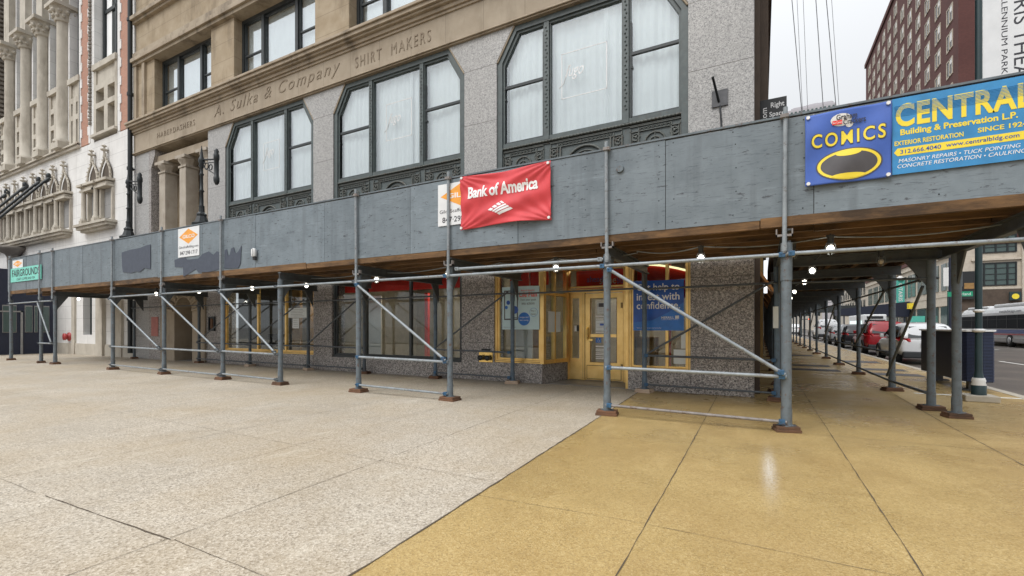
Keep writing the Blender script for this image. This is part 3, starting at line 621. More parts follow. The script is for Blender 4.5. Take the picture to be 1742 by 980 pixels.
# entrance with arched stone surround under the loggia
g = MB()
arch = [(-20.35, 0), (-19.35, 0), (-19.35, 1.75)] + [(-18.75 - .6 * math.cos(t), 1.75 + .62 * math.sin(t)) for t in [math.pi * i / 8 for i in range(1, 8)]] + [(-18.15, 1.75), (-18.15, 0), (-17.35, 0), (-17.35, 2.75), (-20.35, 2.75)]
g.prism(arch, 'y', YF - .05, YF + .75); ent = part(g, 'entrance_surround', 'sand')
g = MB()
for i in range(9):
    t = math.pi * (i + .5) / 9; c, s = math.cos(t), math.sin(t)
    g.path([(-18.75 - .66 * c, YF - .06, 1.75 + .68 * s), (-18.75 - 1.1 * c, YF - .09, 1.75 + 1.0 * s)], .055, 5)
part(g, 'voussoir', 'sand_trim')
part(MB().box(-21.3, -20.35, YF, YF + .5, 0, 2.75), 'entrance_pier', 'granite')
g = MB(); g.box(-19.35, -18.15, YF + .7, YF + .76, 0, 2.4); d = part(g, 'entrance_door', 'room_dark')
g = MB(); g.box(-19.05, -18.95, YF + .58, YF + .7, 0, 2.3); g.box(-18.6, -18.45, YF + .58, YF + .7, 0, 2.3); g.box(-19.35, -18.15, YF + .6, YF + .7, 2.02, 2.12); g.build('door_frame', 'gold_dull', d)
# ---------------- shop fronts
def frame_window(name, x0, x1, z0, z1, y, cols, mat, gl='glass_shop', w=.07):
    f = MB(); f.ring([(x0, z0), (x1, z0), (x1, z1), (x0, z1)], [(x0 + w, z0 + w), (x1 - w, z0 + w), (x1 - w, z1 - w), (x0 + w, z1 - w)], y, y + .12)
    f.ring([(x0 + w, z0 + w), (x1 - w, z0 + w), (x1 - w, z1 - w), (x0 + w, z1 - w)], [(x0 + w * 1.6, z0 + w * 1.6), (x1 - w * 1.6, z0 + w * 1.6), (x1 - w * 1.6, z1 - w * 1.6), (x0 + w * 1.6, z1 - w * 1.6)], y + .03, y + .11)
    for c in cols: f.box(c - w * .5, c + w * .5, y + .02, y + .11, z0 + w, z1 - w)
    o = f.build(name, mat, B, bev=.006)
    if mat == 'gold':
        b_ = MB(); q = w * .5; b_.ring([(x0 + q - .006, z0 + q - .006), (x1 - q + .006, z0 + q - .006), (x1 - q + .006, z1 - q + .006), (x0 + q - .006, z1 - q + .006)], [(x0 + q + .006, z0 + q + .006), (x1 - q - .006, z0 + q + .006), (x1 - q - .006, z1 - q - .006), (x0 + q + .006, z1 - q - .006)], y - .004, y + .01); b_.build('glazing_bead', 'gold_seam_shade', o)
    xs = [x0 + w] + list(cols) + [x1 - w]
    for a, b in zip(xs[:-1], xs[1:]): MB().box(a, b, y + .06, y + .066, z0 + w, z1 - w).build('pane', gl, o)
    return o
frame_window('shop_window', -16.41, -11.76, .43, 2.72, YF + .06, (-14.55, -13.15), 'gold')
bw = frame_window('shop_window', -10.98, -6.44, .40, 2.72, YF + .06, (-9.72, -8.12), 'iron_dark')
lw = frame_window('shop_window', -5.52, -4.28, .44, 2.72, YF + .03, (), 'gold')
rw = frame_window('shop_window', -2.37, -1.18, .40, 2.72, YF + .03, (-1.62,), 'gold', w=.06)
# splayed return window by the recessed entrance
f = MB(); dx, dy = .20, .99
def ret(mb, t0, t1, o0, o1, z0, z1):
    P = [(-4.28 + dx * t + o * .98, 9.44 + dy * t - o * .2) for t, o in ((t0, o0), (t1, o0), (t1, o1), (t0, o1))]; mb.prism(P, 'z', z0, z1)
for t0, t1 in ((-.02, .07), (.9, 1.0), (.42, .46)): ret(f, t0, t1, -.05, .05, .44, 2.72)
for z0, z1 in ((.44, .53), (1.98, 2.04), (2.6, 2.72)): ret(f, .0, 1.0, -.052, .04, z0, z1)
rtn = f.build('return_window', 'gold', B); m = MB(); ret(m, .05, .95, 0, .006, .5, 2.65); m.build('pane', 'glass_shop', rtn)
# recessed gold door set
yd = 10.52
f = MB()
f.box(-4.16, -4.06, yd - .06, yd + .1, 0, 2.72); f.box(-3.74, -3.66, yd - .04, yd + .1, 0, 2.1); f.box(-2.74, -2.62, yd - .06, yd + .1, 0, 2.72); f.box(-4.06, -2.74, yd - .06, yd + .1, 2.07, 2.16); f.box(-4.06, -2.74, yd - .04, yd + .1, 2.62, 2.72); f.box(-4.06, -2.74, yd - .04, yd + .1, 2.19, 2.23)
f.box(-2.62, -2.585, yd - .12, yd + .1, 0, 2.72); f.box(-2.445, -2.385, YF + .08, YF + .16, .0, 2.72); f.box(-2.45, -2.41, yd - .35, yd - .30, 0, 2.72)
ds = f.build('door_surround', 'gold', B, bev=.005)
k = MB(); k.box(-2.44, -2.385, YF + .16, yd, 0, 2.72); k.box(-2.585, -2.44, yd + .02, yd + .1, 0, 2.72); k.box(-4.115, -4.105, yd - .064, yd, 0, 2.7); k.box(-2.685, -2.675, yd - .064, yd, 0, 2.7); k.box(-4.06, -2.74, yd - .044, yd, 2.112, 2.12); k.box(-3.655, -3.652, yd - .05, yd, .03, 2.07); k.box(-3.704, -3.697, yd - .044, yd, 0, 2.07); k.build('reveal', 'gold_seam_shade', ds)
MB().box(-4.06, -2.74, yd + .02, yd + .026, 2.2, 2.62).build('pane', 'glass_shop', ds)
s = MB(); s.ring([(-4.06, .02), (-3.74, .02), (-3.74, 2.07), (-4.06, 2.07)], [(-3.99, .52), (-3.80, .52), (-3.80, 1.95), (-3.99, 1.95)], yd - .02, yd + .05); s.box(-4.03, -3.76, yd - .03, yd - .02, .46, .5)
sl = s.build('side_light', 'gold', B); MB().box(-3.99, -3.80, yd + .01, yd + .016, .52, 1.95).build('pane', 'glass_shop', sl)
s = MB(); s.ring([(-3.65, .03), (-2.75, .03), (-2.75, 2.05), (-3.65, 2.05)], [(-3.52, .45), (-2.90, .45), (-2.90, 1.93), (-3.52, 1.93)], yd - .03, yd + .04); s.box(-3.52, -2.9, yd - .04, yd + .04, 1.03, 1.10)
s.box(-3.6, -2.8, yd - .035, yd - .03, .06, .36)
door = s.build('entrance_door', 'gold', B, bev=.005); k = MB(); k.ring([(-3.53, .44), (-2.89, .44), (-2.89, 1.94), (-3.53, 1.94)], [(-3.52, .45), (-2.90, .45), (-2.90, 1.93), (-3.52, 1.93)], yd - .034, yd - .02); k.ring([(-3.612, .048), (-2.788, .048), (-2.788, .372), (-3.612, .372)], [(-3.6, .06), (-2.8, .06), (-2.8, .36), (-3.6, .36)], yd - .033, yd - .02); k.build('glazing_bead', 'gold_seam_shade', door); MB().box(-3.52, -2.90, yd, yd + .006, .45, 1.93).build('pane', 'glass_shop', door)
h = MB(); h.path([(-3.58, yd - .03, .98), (-3.58, yd - .11, 1.0), (-3.58, yd - .11, 1.22), (-3.58, yd - .03, 1.26)], .018, 7); h.box(-3.62, -3.54, yd - .045, yd - .03, .95, 1.3); h.box(-3.54, -3.46, yd - .06, yd - .03, .94, .99); h.build('handle', 'brass', door)
h = MB(); h.box(-2.80, -2.76, yd - .05, yd - .03, .3, .42); h.box(-2.80, -2.76, yd - .05, yd - .03, 1.7, 1.82); h.build('hinge', 'gold_dull', door)
# ---------------- the shop interiors seen through the glass
g = MB(); g.box(-22.3, -.6, 13.6, 13.7, 0, 3.2); g.box(-11.4, -11.3, 9.9, 13.6, 0, 3.2); g.box(-6.0, -5.9, 9.9, 13.6, 0, 3.2); part(g, 'interior_wall', 'room')
part(MB().box(-22.3, -.6, 9.95, 13.6, 3.0, 3.1), 'interior_ceiling', 'room')
g = MB(); g.box(-10.9, -6.5, 9.85, 10.0, 2.28, 2.72); part(g, 'red_fascia', 'red')
part(MB().box(-9.0, -8.88, 11.2, 11.3, .1, 2.3), 'red_post', 'red'); part(MB().box(-8.0, -7.5, 11.9, 12.0, 1.3, 2.2), 'wall_picture', 'awning')
g = MB(); g.box(-4.02, -2.78, 10.9, 10.95, 2.2, 2.64); rf = part(g, 'red_transom_sign', 'red')
text('ahead', (-3.75, -3.35, 2.36, 2.5), 10.9, rf, 'poster_blue2'); text('some', (-3.42, -3.02, 2.30, 2.42), 10.885, rf, 'text_white'); text('blue', (-3.0, -2.8, 2.30, 2.44), 10.9, rf, 'poster_blue2')
g = MB(); g.box(-5.35, -4.85, 9.9, 9.95, 2.25, 2.62); g.box(-4.8, -4.35, 9.9, 9.95, 2.25, 2.62); part(g, 'red_fascia', 'red')
g = MB(); arc = [(-2.6 + .0, 2.0)] + [(-2.6 + 1.75 * (i / 10), 2.62 - .42 * (i / 10) ** 2.2) for i in range(11)] + [(-.85, 1.9), (-.95, 1.85)]
g.prism(arc, 'y', 10.3, 10.5); part(g, 'red_canopy', 'red')
g = MB()
for i in range(10):
    a, b = i / 10, (i + 1) / 10; g.path([(-2.6 + 1.75 * a, 10.28, 2.645 - .42 * a ** 2.2), (-2.6 + 1.75 * b, 10.28, 2.645 - .42 * b ** 2.2)], .022, 6)
part(g, 'canopy_light', 'strip')
g = MB(); g.box(-1.9, -1.8, 11, 11.1, 0, 2.9); g.box(-3.0, -2.93, 11.4, 11.5, 0, 2.4); part(g, 'red_post', 'red')
g = MB(); g.box(-2.35, -1.95, 10.1, 10.4, .1, 1.05); g.box(-5.2, -4.9, 10.6, 10.7, .1, 2.6); part(g, 'partition', 'wood_int')
g = MB(); g.box(-6.95, -6.5, 10.15, 10.2, .1, 2.2); g.box(-10.6, -10.0, 10.4, 10.45, .1, 2.2); g.box(-5.35, -4.9, 10.2, 10.25, .1, 2.6); part(g, 'display_panel', 'white')
g = MB(); g.box(-14.3, -13.9, 10.6, 10.7, .1, 2.8); g.box(-12.5, -12.35, 10.4, 10.5, .1, 2.8); g.box(-15.9, -14.6, 12.6, 12.7, .1, 2.8); g.box(-13.7, -12.7, 12.8, 12.9, .9, 2.4); part(g, 'wood_panel', 'wood_int')
g = MB(); g.box(-13.4, -12.0, 10.8, 11.4, .1, .85); g.box(-12.9, -12.3, 11.6, 11.7, .85, 1.3); g.box(-16.2, -15.4, 11, 11.6, .1, 1.0); part(g, 'service_desk', 'plastic_dark')
for x0, x1, y0, y1 in ((-15.6, -14.4, 11.2, 12.4), (-13.3, -12.3, 11.2, 12.2), (-9.4, -7.4, 11.4, 12.4), (-5.3, -4.5, 11.3, 12.0), (-3.8, -2.9, 11.8, 12.8), (-2.2, -1.2, 11.6, 12.4)):
    part(MB().box(x0, x1, y0, y1, 2.97, 2.995), 'ceiling_fill', 'ceil_fill')  # added fill panels, put in to light the rooms
# ================================================================== the white gothic club building on the left
G = thing('gothic_building', 'white limestone venetian gothic building with salmon brick strips and small pointed arches', 'building', (-32, YF, 0))
def gp(mb, name, mat, bev=0): return mb.build(name, mat, G, bev=bev)
Y = YF + .02
g = MB(); g.box(-60, -27.2, Y, Y + .5, 0, 9.45); g.box(-26.3, -22.5, Y, Y + .5, 0, 9.45); g.box(-27.2, -26.3, Y, Y + .5, 0, .9); g.box(-27.2, -26.3, Y, Y + .5, 3.0, 9.45); gp(g, 'lower_wall', 'lime')
gp(MB().box(-60, -22.5, Y + .6, Y + .7, 0, 42), 'rear_wall', 'room_dark')
MB().box(-27.2, -26.3, Y + .25, Y + .26, .9, 3.0).build('window', 'glass_dark', G)
for a_, b_, d_, h_ in ((-25.6, -25.0, .14, 3.1), (-24.2, -23.4, .1, 2.6), (-28.2, -27.9, .08, 3.2)): gp(MB().box(a_, b_, Y - d_, Y, 0, h_), 'pilaster', 'lime_trim')
gp(MB().box(-60, -22.5, Y - .05, Y, 0, .5), 'plinth', 'lime_trim')
g = MB(); g.box(-60, -27.45, Y - .12, Y + .3, 9.45, 9.58); g.box(-60, -27.45, Y - .2, Y + .3, 9.58, 9.64); gp(g, 'string_course', 'lime_trim')
# brick strips with stone quoins
for x0, x1 in ((-27.45, -26.55), (-23.75, -22.8)):
    gp(MB().box(x0, x1, Y + .01, Y + .5, 9.5, 42), 'brick_strip', 'pink_brick')
    for xx, s in ((x0, 1), (x1, -1)):
        q = MB(); z = 9.5; k = 0
        while z < 22:
            w = .16 if k % 2 else .05; q.box(min(xx - s * .12, xx + s * w), max(xx - s * .12, xx + s * w), Y - .02, Y + .02, z, z + .381); z += .38; k += 1
        gp(q, 'quoin', 'lime')
gp(MB().box(-22.8, -22.5, Y, Y + .5, 9.45, 42), 'quoin_edge', 'lime')
q = MB(); z = 10.3
while z < 20: q.box(-26.5, -26.34, Y - .08, Y, z, z + .10); z += .17
gp(q, 'dentil_strip', 'lime_dark')
def stonewin(x0, x1, zb, cx):
    """a mullioned stone cross window with a tall dark window over it"""
    g = MB(); y0, y1 = Y - .02, Y + .3
    g.box(x0, x0 + .22, y0, y1, zb, zb + 3.1); g.box(x1 - .2, x1, y0, y1, zb, zb + 3.1); g.box(cx - .17, cx + .17, y0, y1, zb, zb + 1.95)
    g.box(x0 + .22, cx - .17, y0, y1, zb + 1.15, zb + 1.38); g.box(cx + .17, x1 - .2, y0, y1, zb + 1.15, zb + 1.38); g.box(x0 + .22, x1 - .2, y0, y1, zb + 1.95, zb + 2.2)
    g.box(x0 + .22, x1 - .2, y0 + .06, y1, zb + 2.2, zb + 2.85); g.box(x0 - .02, x1 + .02, y0 - .07, y1, zb + 2.85, zb + 3.1); g.box(x0 - .05, x1 + .05, y0 - .12, y1, zb - .12, zb)
    o = g.build('stone_window', 'lime_trim', G)
    MB().box(x0 + .1, x1 - .1, Y + .34, Y + .36, zb, zb + 2.2).build('panel', 'lime_dark', o)
    f = MB(); f.box(x0, x1, Y + .40, Y + .42, zb + 3.1, 22); f.build('pane', 'glass_dark', o)
    f = MB(); f.box(cx - .05, cx + .05, Y + .34, Y + .4, zb + 3.1, 22); f.box(x0, x0 + .12, Y + .30, Y + .4, zb + 3.1, 22); f.box(x0, x1, Y + .34, Y + .4, zb + 5.6, zb + 5.75); f.build('sash', 'iron_dark', o)
    c = MB(); c.sheet(lambda u, v: (x0 + .2 + u * (cx - x0) * .4, Y + .385 + .006 * math.sin(u * 20), zb + 3.2 + v * 3.2), 16, 1); c.build('blind', 'curtain', o)
    return o
stonewin(-26.1, -23.95, 9.72, -24.95)
gp(MB().box(-26.55, -26.1, Y, Y + .5, 9.45, 42), 'window_jamb', 'lime'); gp(MB().box(-23.95, -23.75, Y, Y + .5, 9.45, 42), 'window_jamb', 'lime')
for a_, b_ in ((-37.6, -36.15), (-35.3, -33.9), (-33.05, -31.75), (-30.92, -29.42), (-28.62, -27.5)): stonewin(a_, b_, 9.7, a_ * .5 + b_ * .5)
for x in (-35.55, -33.3, -31.2, -28.95): gp(MB().box(x, x + .18, Y + .05, Y + .45, 9.64, 42), 'column_pilaster', 'lime')
for x in (-35.9, -33.65, -31.5, -29.2):
    c = MB(); c.box(x - .38, x + .38, Y - .36, Y + .3, 9.64, 9.95); c.lathe((x, Y - .02, 9.95), [(.38, 0), (.38, .10), (.27, .2), (.26, 1.0), (.25, 5.6), (.27, 5.7)], 16)
    c.lathe((x, Y - .02, 15.65), [(.32, 0), (.36, .06), (.34, .16), (.46, .45), (.52, .6)], 12)
    for k in range(10):
        t = 2 * math.pi * k / 10; c.ball((x + .44 * math.cos(t), Y - .02 + .44 * math.sin(t), 16.05), .10, 6); c.ball((x + .38 * math.cos(t + .3), Y - .02 + .38 * math.sin(t + .3), 15.85), .08, 6)
    c.box(x - .55, x + .55, Y - .55, Y + .5, 16.25, 16.42); c.box(x - .36, x + .36, Y - .2, Y + .5, 16.42, 24)
    c.build('column', 'lime_trim', G)
g = MB(); g.box(-60, -37.9, Y, Y + .5, 9.64, 42); gp(g, 'upper_wall', 'lime_trim')
q = MB(); z = 9.7; k = 0
while z < 20: q.box(-37.85 + .16 * (k % 2), -37.6 + .16 * (k % 2), Y - .08, Y + .4, z, z + .12); z += .125; k += 1
gp(q, 'rope_moulding', 'lime_dark')
# one pointed blind arch with its colonnettes, copied along the arcade
def niche(x, last=False):
    g = MB(); y = Y
    for s in (-.5,):
        g.lathe((x + s, y - .22, 5.95), [(.13, 0), (.13, .08), (.09, .13), (.085, 1.25), (.11, 1.3)], 10); g.box(x + s - .13, x + s + .13, y - .35, y, 5.78, 5.95)
        g.box(x + s + .13, x + s + .24, y - .16, y, 5.95, 7.2); g.box(x + .52, x + .62, y - .10, y, 5.78, 7.2)
    g.box(x - .75, x + .62, y - .30, y, 7.22, 7.30); g.box(x - .70, x + .55, y - .26, y, 7.30, 7.42); g.box(x - .78, x - .30, y - .4, y, 7.42, 7.52); g.box(x - .72, x + .66, y - .34, y, 7.46, 7.56)
    o = g.build('pointed_arch', 'lime_trim', G, origin=(x, Y, 5.7))
    MB().box(x - .58, x + .6, y - .02, y + .0, 5.95, 7.22).build('niche_panel', 'lime_grey', o)
    a = MB(); L = [(-.46, 7.56), (-.475, 7.74), (-.45, 7.92), (-.37, 8.10), (-.25, 8.26), (-.12, 8.40), (-.04, 8.55), (0, 8.72)]
    pl = [(x + p, z) for p, z in L]; prt = [(x - p, z) for p, z in L]
    for q in (pl, prt):
        a.path([(u, y - .10, z) for u, z in q], .045, 6)
        for u, z in q[1:7]: a.ball((u + (.06 if u > x else -.06), y - .13, z + .04), .032, 6)
    a.lathe((x, y - .13, 8.5), [(.06, 0), (.04, .2), (.035, .28), (.13, .32), (.14, .37), (.04, .39), (.04, .47), (.10, .50), (.09, .53), (.03, .56)], 8)
    a.build('arch_moulding', 'lime_trim', o)
    f = MB(); f.prism([(x - .44, 7.56), (x + .44, 7.56)] + [(u, z) for u, z in reversed(prt[1:])][:0] + [(x + .44, 7.9), (x + .34, 8.10), (x + .2, 8.27), (x, 8.45), (x - .2, 8.27), (x - .34, 8.10), (x - .44, 7.9)], 'y', y - .03, y - .001); f.build('arch_infill', 'arch_shade', o)
    return o
n0 = niche(-26.0)
for dx in (1.2, -2.9, -4.12, -5.34, -6.56, -7.78, -9.0, -10.22, -11.44, -12.66, -13.9): dup(n0, (dx, 0, 0))
g = MB()
for a, b in ((-27.05, -23.95), (-42, -28.25)):
    g.box(a, b, Y - .42, Y, 5.68, 5.78); g.box(a + .1, b - .1, Y - .34, Y, 5.56, 5.68); g.box(a + .2, b - .2, Y - .22, Y, 5.46, 5.56)
gp(g, 'arcade_sill', 'lime_trim')
g = MB(); g.lathe((-34.6, Y - .3, 4.3), [(.2, 0), (.22, .6), (.3, .75), (.75, 1.0), (.78, 1.1), (.5, 1.15)], 14); gp(g, 'corbel', 'lime_dark')
# canopy tie rods anchored in the wall
tr = thing('canopy', 'black entrance canopy hung on slanting tie rods from the gothic wall', 'canopy', (-38, 7.5, 4.0))
for x in (-30.6, -33.6, -36.2, -31.8):
    r = MB(); r.tube((x, Y - .05, 8.62), (x + 1.1, Y - 2.9, 4.9), .06, 6); r.lathe((x, Y - .12, 8.45), [(.05, 0), (.10, .08), (.10, .22), (.05, .3)], 8); r.tube((x, Y, 8.62), (x + .1, Y - .3, 8.25), .085, 8)
    r.build('tie_rod', 'black_metal', tr)
MB().box(-48, -29.3, 6.0, 6.7, 4.6, 4.9).build('canopy_roof', 'black_metal', tr)
# downpipe between the two buildings
g = MB(); g.tube((-22.48, YF - .14, .2), (-22.48, YF - .14, 24), .085, 10)
for z in (1.5, 4.6, 7.6, 10.6, 13.6): g.lathe((-22.48, YF - .14, z), [(.11, 0), (.11, .12)], 10); g.box(-22.52, -22.44, YF - .14, YF, z + .03, z + .09)
tag(g.build('downpipe', 'black_metal'), 'dark rain downpipe on the seam between the white and brown buildings', 'pipe')
# navy hoarding tunnel at the left end
N = thing('navy_hoarding', 'tall navy painted plywood entrance enclosure with grey windows at the far left', 'hoarding', (-34, 7.8, 0))
MB().box(-40, -30, 6.2, 9.3, 0, 3.88).build('hoarding_wall', 'navy', N)
for a, b in ((8.32, 8.58), (8.64, 8.76), (8.86, 9.16), (7.2, 7.5), (7.6, 8.05)):
    w = MB().box(-30, -29.97, a, b, 1.0, 2.25).build('window', 'lime_grey', N); MB().box(-29.97, -29.95, a + .02, b - .02, 1.03, 2.2).build('pane', 'glass_mid', w)
g = MB(); g.box(-30, -29.94, 7.1, 8.25, 1.93, 1.99); g.box(-30, -29.94, 8.18, 8.25, 0, 1.99); g.box(-30, -29.95, 7.15, 7.5, .98, 1.05); g.build('door_frame', 'lime_grey', N)

# ================================================================== the sidewalk shed along the front
SH = thing('sidewalk_shed', 'long sidewalk shed of grey plywood on round steel posts along the shop fronts', 'scaffold', (-11, 7.9, 0))
def sp_(mb, name, mat, par=None, bev=0): return mb.build(name, mat, par or SH, bev=bev)
YP = 6.56
seams = [-25.3, -23.5, -21.35, -18.9, -16.75, -14.35, -12.25, -10.11, -7.85, -5.6, -3.40, -1.14, .56, 2.85]
for i, (a, b) in enumerate(zip(seams[:-1], seams[1:])):
    j = random.uniform(-.006, .006); zt = 3.815 + random.uniform(-.012, .012)
    p = MB().box(a + .004, b - .004, YP - .001 + j, YP + .018 + j, 2.60, zt); o = sp_(p, 'plywood_panel', 'ply')
    n = MB()
    for x in (a + .1, b - .1, (a + b) / 2):
        for z in (2.7, 3.0, 3.3, 3.6, 3.76): n.lathe((x + random.uniform(-.02, .02), YP - .003 + j, z), [(.009, 0), (.009, .002)], 6, axis='y')
    n.build('nail', 'black_metal', o)
sp_(MB().box(2.83, 2.85, YP + .03, 9.15, 2.6, 3.8), 'end_panel', 'ply')
sp_(MB().box(-25.3, -25.28, YP + .03, 9.15, 2.6, 3.8), 'end_panel', 'ply')
sp_(MB().box(-25.3, 2.83, YP - .01, YP + .05, 3.826, 3.85), 'top_rail', 'post')
for x in seams[1:-1]: sp_(MB().box(x - .045, x + .045, YP + .026, YP + .065, 2.67, 3.8), 'seam_light_block', 'deck')  # added unseen boards that keep sky light from showing through the seams
def patch(pts): return MB().prism(pts, 'y', YP - .013, YP - .008).build('paint_patch', 'ply_patch', SH)
def wob(a, b, n, amp):
    return [(a[0] + (b[0] - a[0]) * i / n + random.uniform(-amp, amp) * .3, a[1] + (b[1] - a[1]) * i / n + random.uniform(-amp, amp)) for i in range(n)]
patch(wob((-16.28, 2.82), (-14.8, 2.86), 6, .05) + wob((-14.72, 2.86), (-14.72, 3.5), 3, .02) + wob((-14.72, 3.5), (-16.3, 3.46), 6, .04) + wob((-16.34, 3.44), (-16.3, 2.82), 3, .02))
patch([(-13.5, 3.02), (-13.48, 2.83), (-13.1, 2.8), (-13.08, 2.56), (-12.9, 2.60), (-12.5, 2.72), (-12.4, 2.63), (-11.9, 2.62), (-11.42, 2.66), (-11.44, 3.04), (-11.6, 3.1), (-11.75, 3.02), (-11.95, 3.12), (-12.2, 3.08), (-12.4, 2.98), (-12.9, 2.98), (-13.0, 3.05)])
patch([(-11.3, 2.66), (-10.75, 2.64), (-10.66, 2.74), (-10.62, 3.16), (-10.72, 3.05), (-10.80, 3.0), (-10.86, 3.0), (-10.92, 3.14), (-11.02, 3.12), (-11.08, 2.98), (-11.14, 2.95), (-11.2, 3.12), (-11.28, 3.1)])
# joists, deck, beams
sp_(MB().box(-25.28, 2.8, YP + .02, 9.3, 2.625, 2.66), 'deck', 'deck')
for y in (6.60, 7.06, 7.52, 7.98, 8.44, 8.90, 9.2):
    m = MB(); xa = -25.2
    while xa < 2.7:
        xb = min(xa + random.choice((3.6, 4.2, 4.8)), 2.72); m.box(xa, xb - .01, y - .04 + random.uniform(-.008, .008), y + .04, 2.49 + random.uniform(0, .02), 2.62); xa = xb
    sp_(m, 'joist', 'timber')
FX = [.28, -1.96, -4.74, -6.92, -9.28, -11.42, -14.10, -16.98, -21.08, -22.26, -25.08]
BX = [.25, -1.99, -4.90, -7.05, -9.44, -11.68, -14.45, -17.35, -21.9]
def post(x, y, mat, par, pad='pad', top=2.30, r=.05):
    m = MB(); rr = r * random.uniform(.97, 1.06); m.tube((x, y, .085), (x, y, 1.84), rr, 16); m.tube((x, y, 1.84), (x, y, top), rr + .007, 16)
    m.lathe((x, y, .07), [(rr + .05, 0), (rr + .05, .012)], 4); m.tube((x, y, .08), (x, y, .28), rr + .006, 14)
    for z in (.3, .42, .9, 1.25, 1.6, 2.0): m.lathe((x + rr * .35, y - rr * .93, z), [(.008, -.004), (.008, .004)], 6, axis='y')
    o = m.build('post', mat, par, origin=(x, y, 0)); t = random.uniform(-.25, .25); w, d = random.uniform(.13, .16), random.uniform(.10, .13)
    c, s = math.cos(t), math.sin(t); p = MB()
    for z0, z1, k in ((.0, .035, 1.0), (.036, .07, .92)):
        p.prism([(x + (u * c - v * s) * k, y + (u * s + v * c) * k) for u, v in ((-w, -d), (w, -d), (w, d), (-w, d))], 'z', z0, z1)
    p.build('base_pad', pad, o, bev=.004); return o
for i, x in enumerate(FX):
    post(x, YP + .03, 'post', SH, r=.056 if i == 0 else .048)
for i, x in enumerate(BX): post(x, 9.19, 'post_blue' if i < 4 else 'post_dark', SH, 'pad_pale' if i in (1, 2, 5, 6) else 'pad', r=.044)
post(2.43, 8.70, 'post', SH, r=.054)
for x in FX[:9] + [2.43]:
    m = MB(); xb = x
    m.box(xb - .045, xb + .045, YP + .0, 9.28, 2.30, 2.325); m.box(xb - .045, xb + .045, YP + .0, 9.28, 2.445, 2.47); m.box(xb - .008, xb + .008, YP + .0, 9.28, 2.325, 2.445)
    for y in (YP + .03, 9.19 if x != 2.43 else 8.70):
        s = 1 if y < 8 else -1
        m.prism([(y + s * .05, 2.30), (y + s * .34, 2.30), (y + s * .05, 1.86)], 'x', xb - .012, xb + .012)
    sp_(m, 'cross_beam', 'beam')
# bracing pipes
def rail(p, q, mat='galv', r=.024, par=None, name='rail', cl='blue_clamp', ends=(0, 1)):
    m = MB(); m.tube(p, q, r, 9); o = m.build(name, mat, par or SH, origin=p)
    d = (Vector(q) - Vector(p)).normalized()
    for e in ends:
        c = Vector(p) + d * .05 if e == 0 else Vector(q) - d * .05; k = MB()
        k.box(c.x - .034, c.x + .034, c.y - .03, c.y + .035, c.z - .03, c.z + .03); k.tube((c.x - .012, c.y - .062, c.z + .012), (c.x - .012, c.y + .05, c.z + .012), .009, 6); k.box(c.x - .046, c.x + .046, c.y - .012, c.y + .012, c.z - .012, c.z + .012); k.build('coupler', cl, o, bev=.006)
    return o
yr = YP - .035
for i in (0, 2, 4, 5, 6):
    a, b = FX[i + 1], FX[i]; cl = 'blue_clamp' if i < 4 else 'pipe_dark'
    rail((a, yr, .15), (b, yr, .12), 'galv_rust' if i == 0 else 'galv', cl=cl, r=.02); rail((a, yr, .69), (b, yr, .67), 'galv', cl=cl)
    rail((a + .03, yr - .045, 2.11), (b - .02, yr - .045, .70), 'galv', cl=cl, name='brace')
for i in range(7): rail((FX[i + 1], yr, 2.15), (FX[i], yr, 2.15), 'galv' if i else 'galv', cl='blue_clamp' if i < 3 else 'pipe_dark', ends=(1,))
rail((.28, yr, 2.16), (2.8, yr, 2.15), 'galv', ends=(0,))
rail((-4.6, yr + .02, 2.26), (-2.0, yr + .02, 2.25), 'galv', cl='galv')
rail((FX[9], yr, 2.15), (FX[8], yr, 2.15), cl='pipe_dark'); rail((FX[10], yr, 2.13), (FX[9], yr, 2.15), cl='pipe_dark', ends=(0,)); rail((FX[9], yr - .03, 2.1), (FX[8], yr - .03, .7), cl='pipe_dark', name='brace', ends=(1,)); rail((FX[9], yr, .7), (FX[8], yr, .7), cl='pipe_dark')
yb = 9.19 - .07
for i in range(8): rail((BX[i + 1], yb, 2.0), (BX[i], yb, 2.02), 'pipe_dark', r=.02, cl='pipe_dark', ends=(0,))
for i in (0, 2, 4, 5, 6):
    cl = 'blue_clamp' if i < 3 else 'pipe_dark'
    rail((BX[i + 1], yb, .16), (BX[i], yb, .14), 'pipe_dark', r=.019, cl=cl); rail((BX[i + 1], yb, .72), (BX[i], yb, .70), 'pipe_dark', r=.022, cl=cl)
    rail((BX[i + 1] + .08, yb - .04, .76), (BX[i] - .06, yb - .04, 2.05), 'pipe_dark', r=.02, cl='pipe_dark', name='brace', ends=())
# upright guard pipes clamped on the front of the panels
for x, zb_ in ((.255, 2.17), (-1.94, 2.2), (-4.72, 2.12), (-6.90, 2.08), (-11.38, 2.2), (-14.08, 2.15), (-16.85, 2.15), (-21.06, 2.2), (-22.15, 2.2), (-24.95, 2.2)):
    m = MB(); m.tube((x, YP - .05, zb_), (x + random.uniform(-.02, .02), YP - .045, 3.93), .026, 10); m.tube((x, YP - .05, zb_ + .02), (x, YP - .05, zb_ + .12), .033, 10)
    o = m.build('guard_pipe', 'galv', SH, origin=(x, YP - .05, zb_)); k = MB()
    k.box(x - .09, x + .09, YP - .06, YP + .0, zb_ + .20, zb_ + .225); k.box(x - .045, x + .045, YP - .09, YP - .02, 3.8, 3.84); k.box(x - .09, x - .075, YP - .06, YP, zb_ + .2, zb_ + .29); k.box(x + .075, x + .09, YP - .06, YP, zb_ + .2, zb_ + .29); k.build('bracket', 'galv_rust', o)
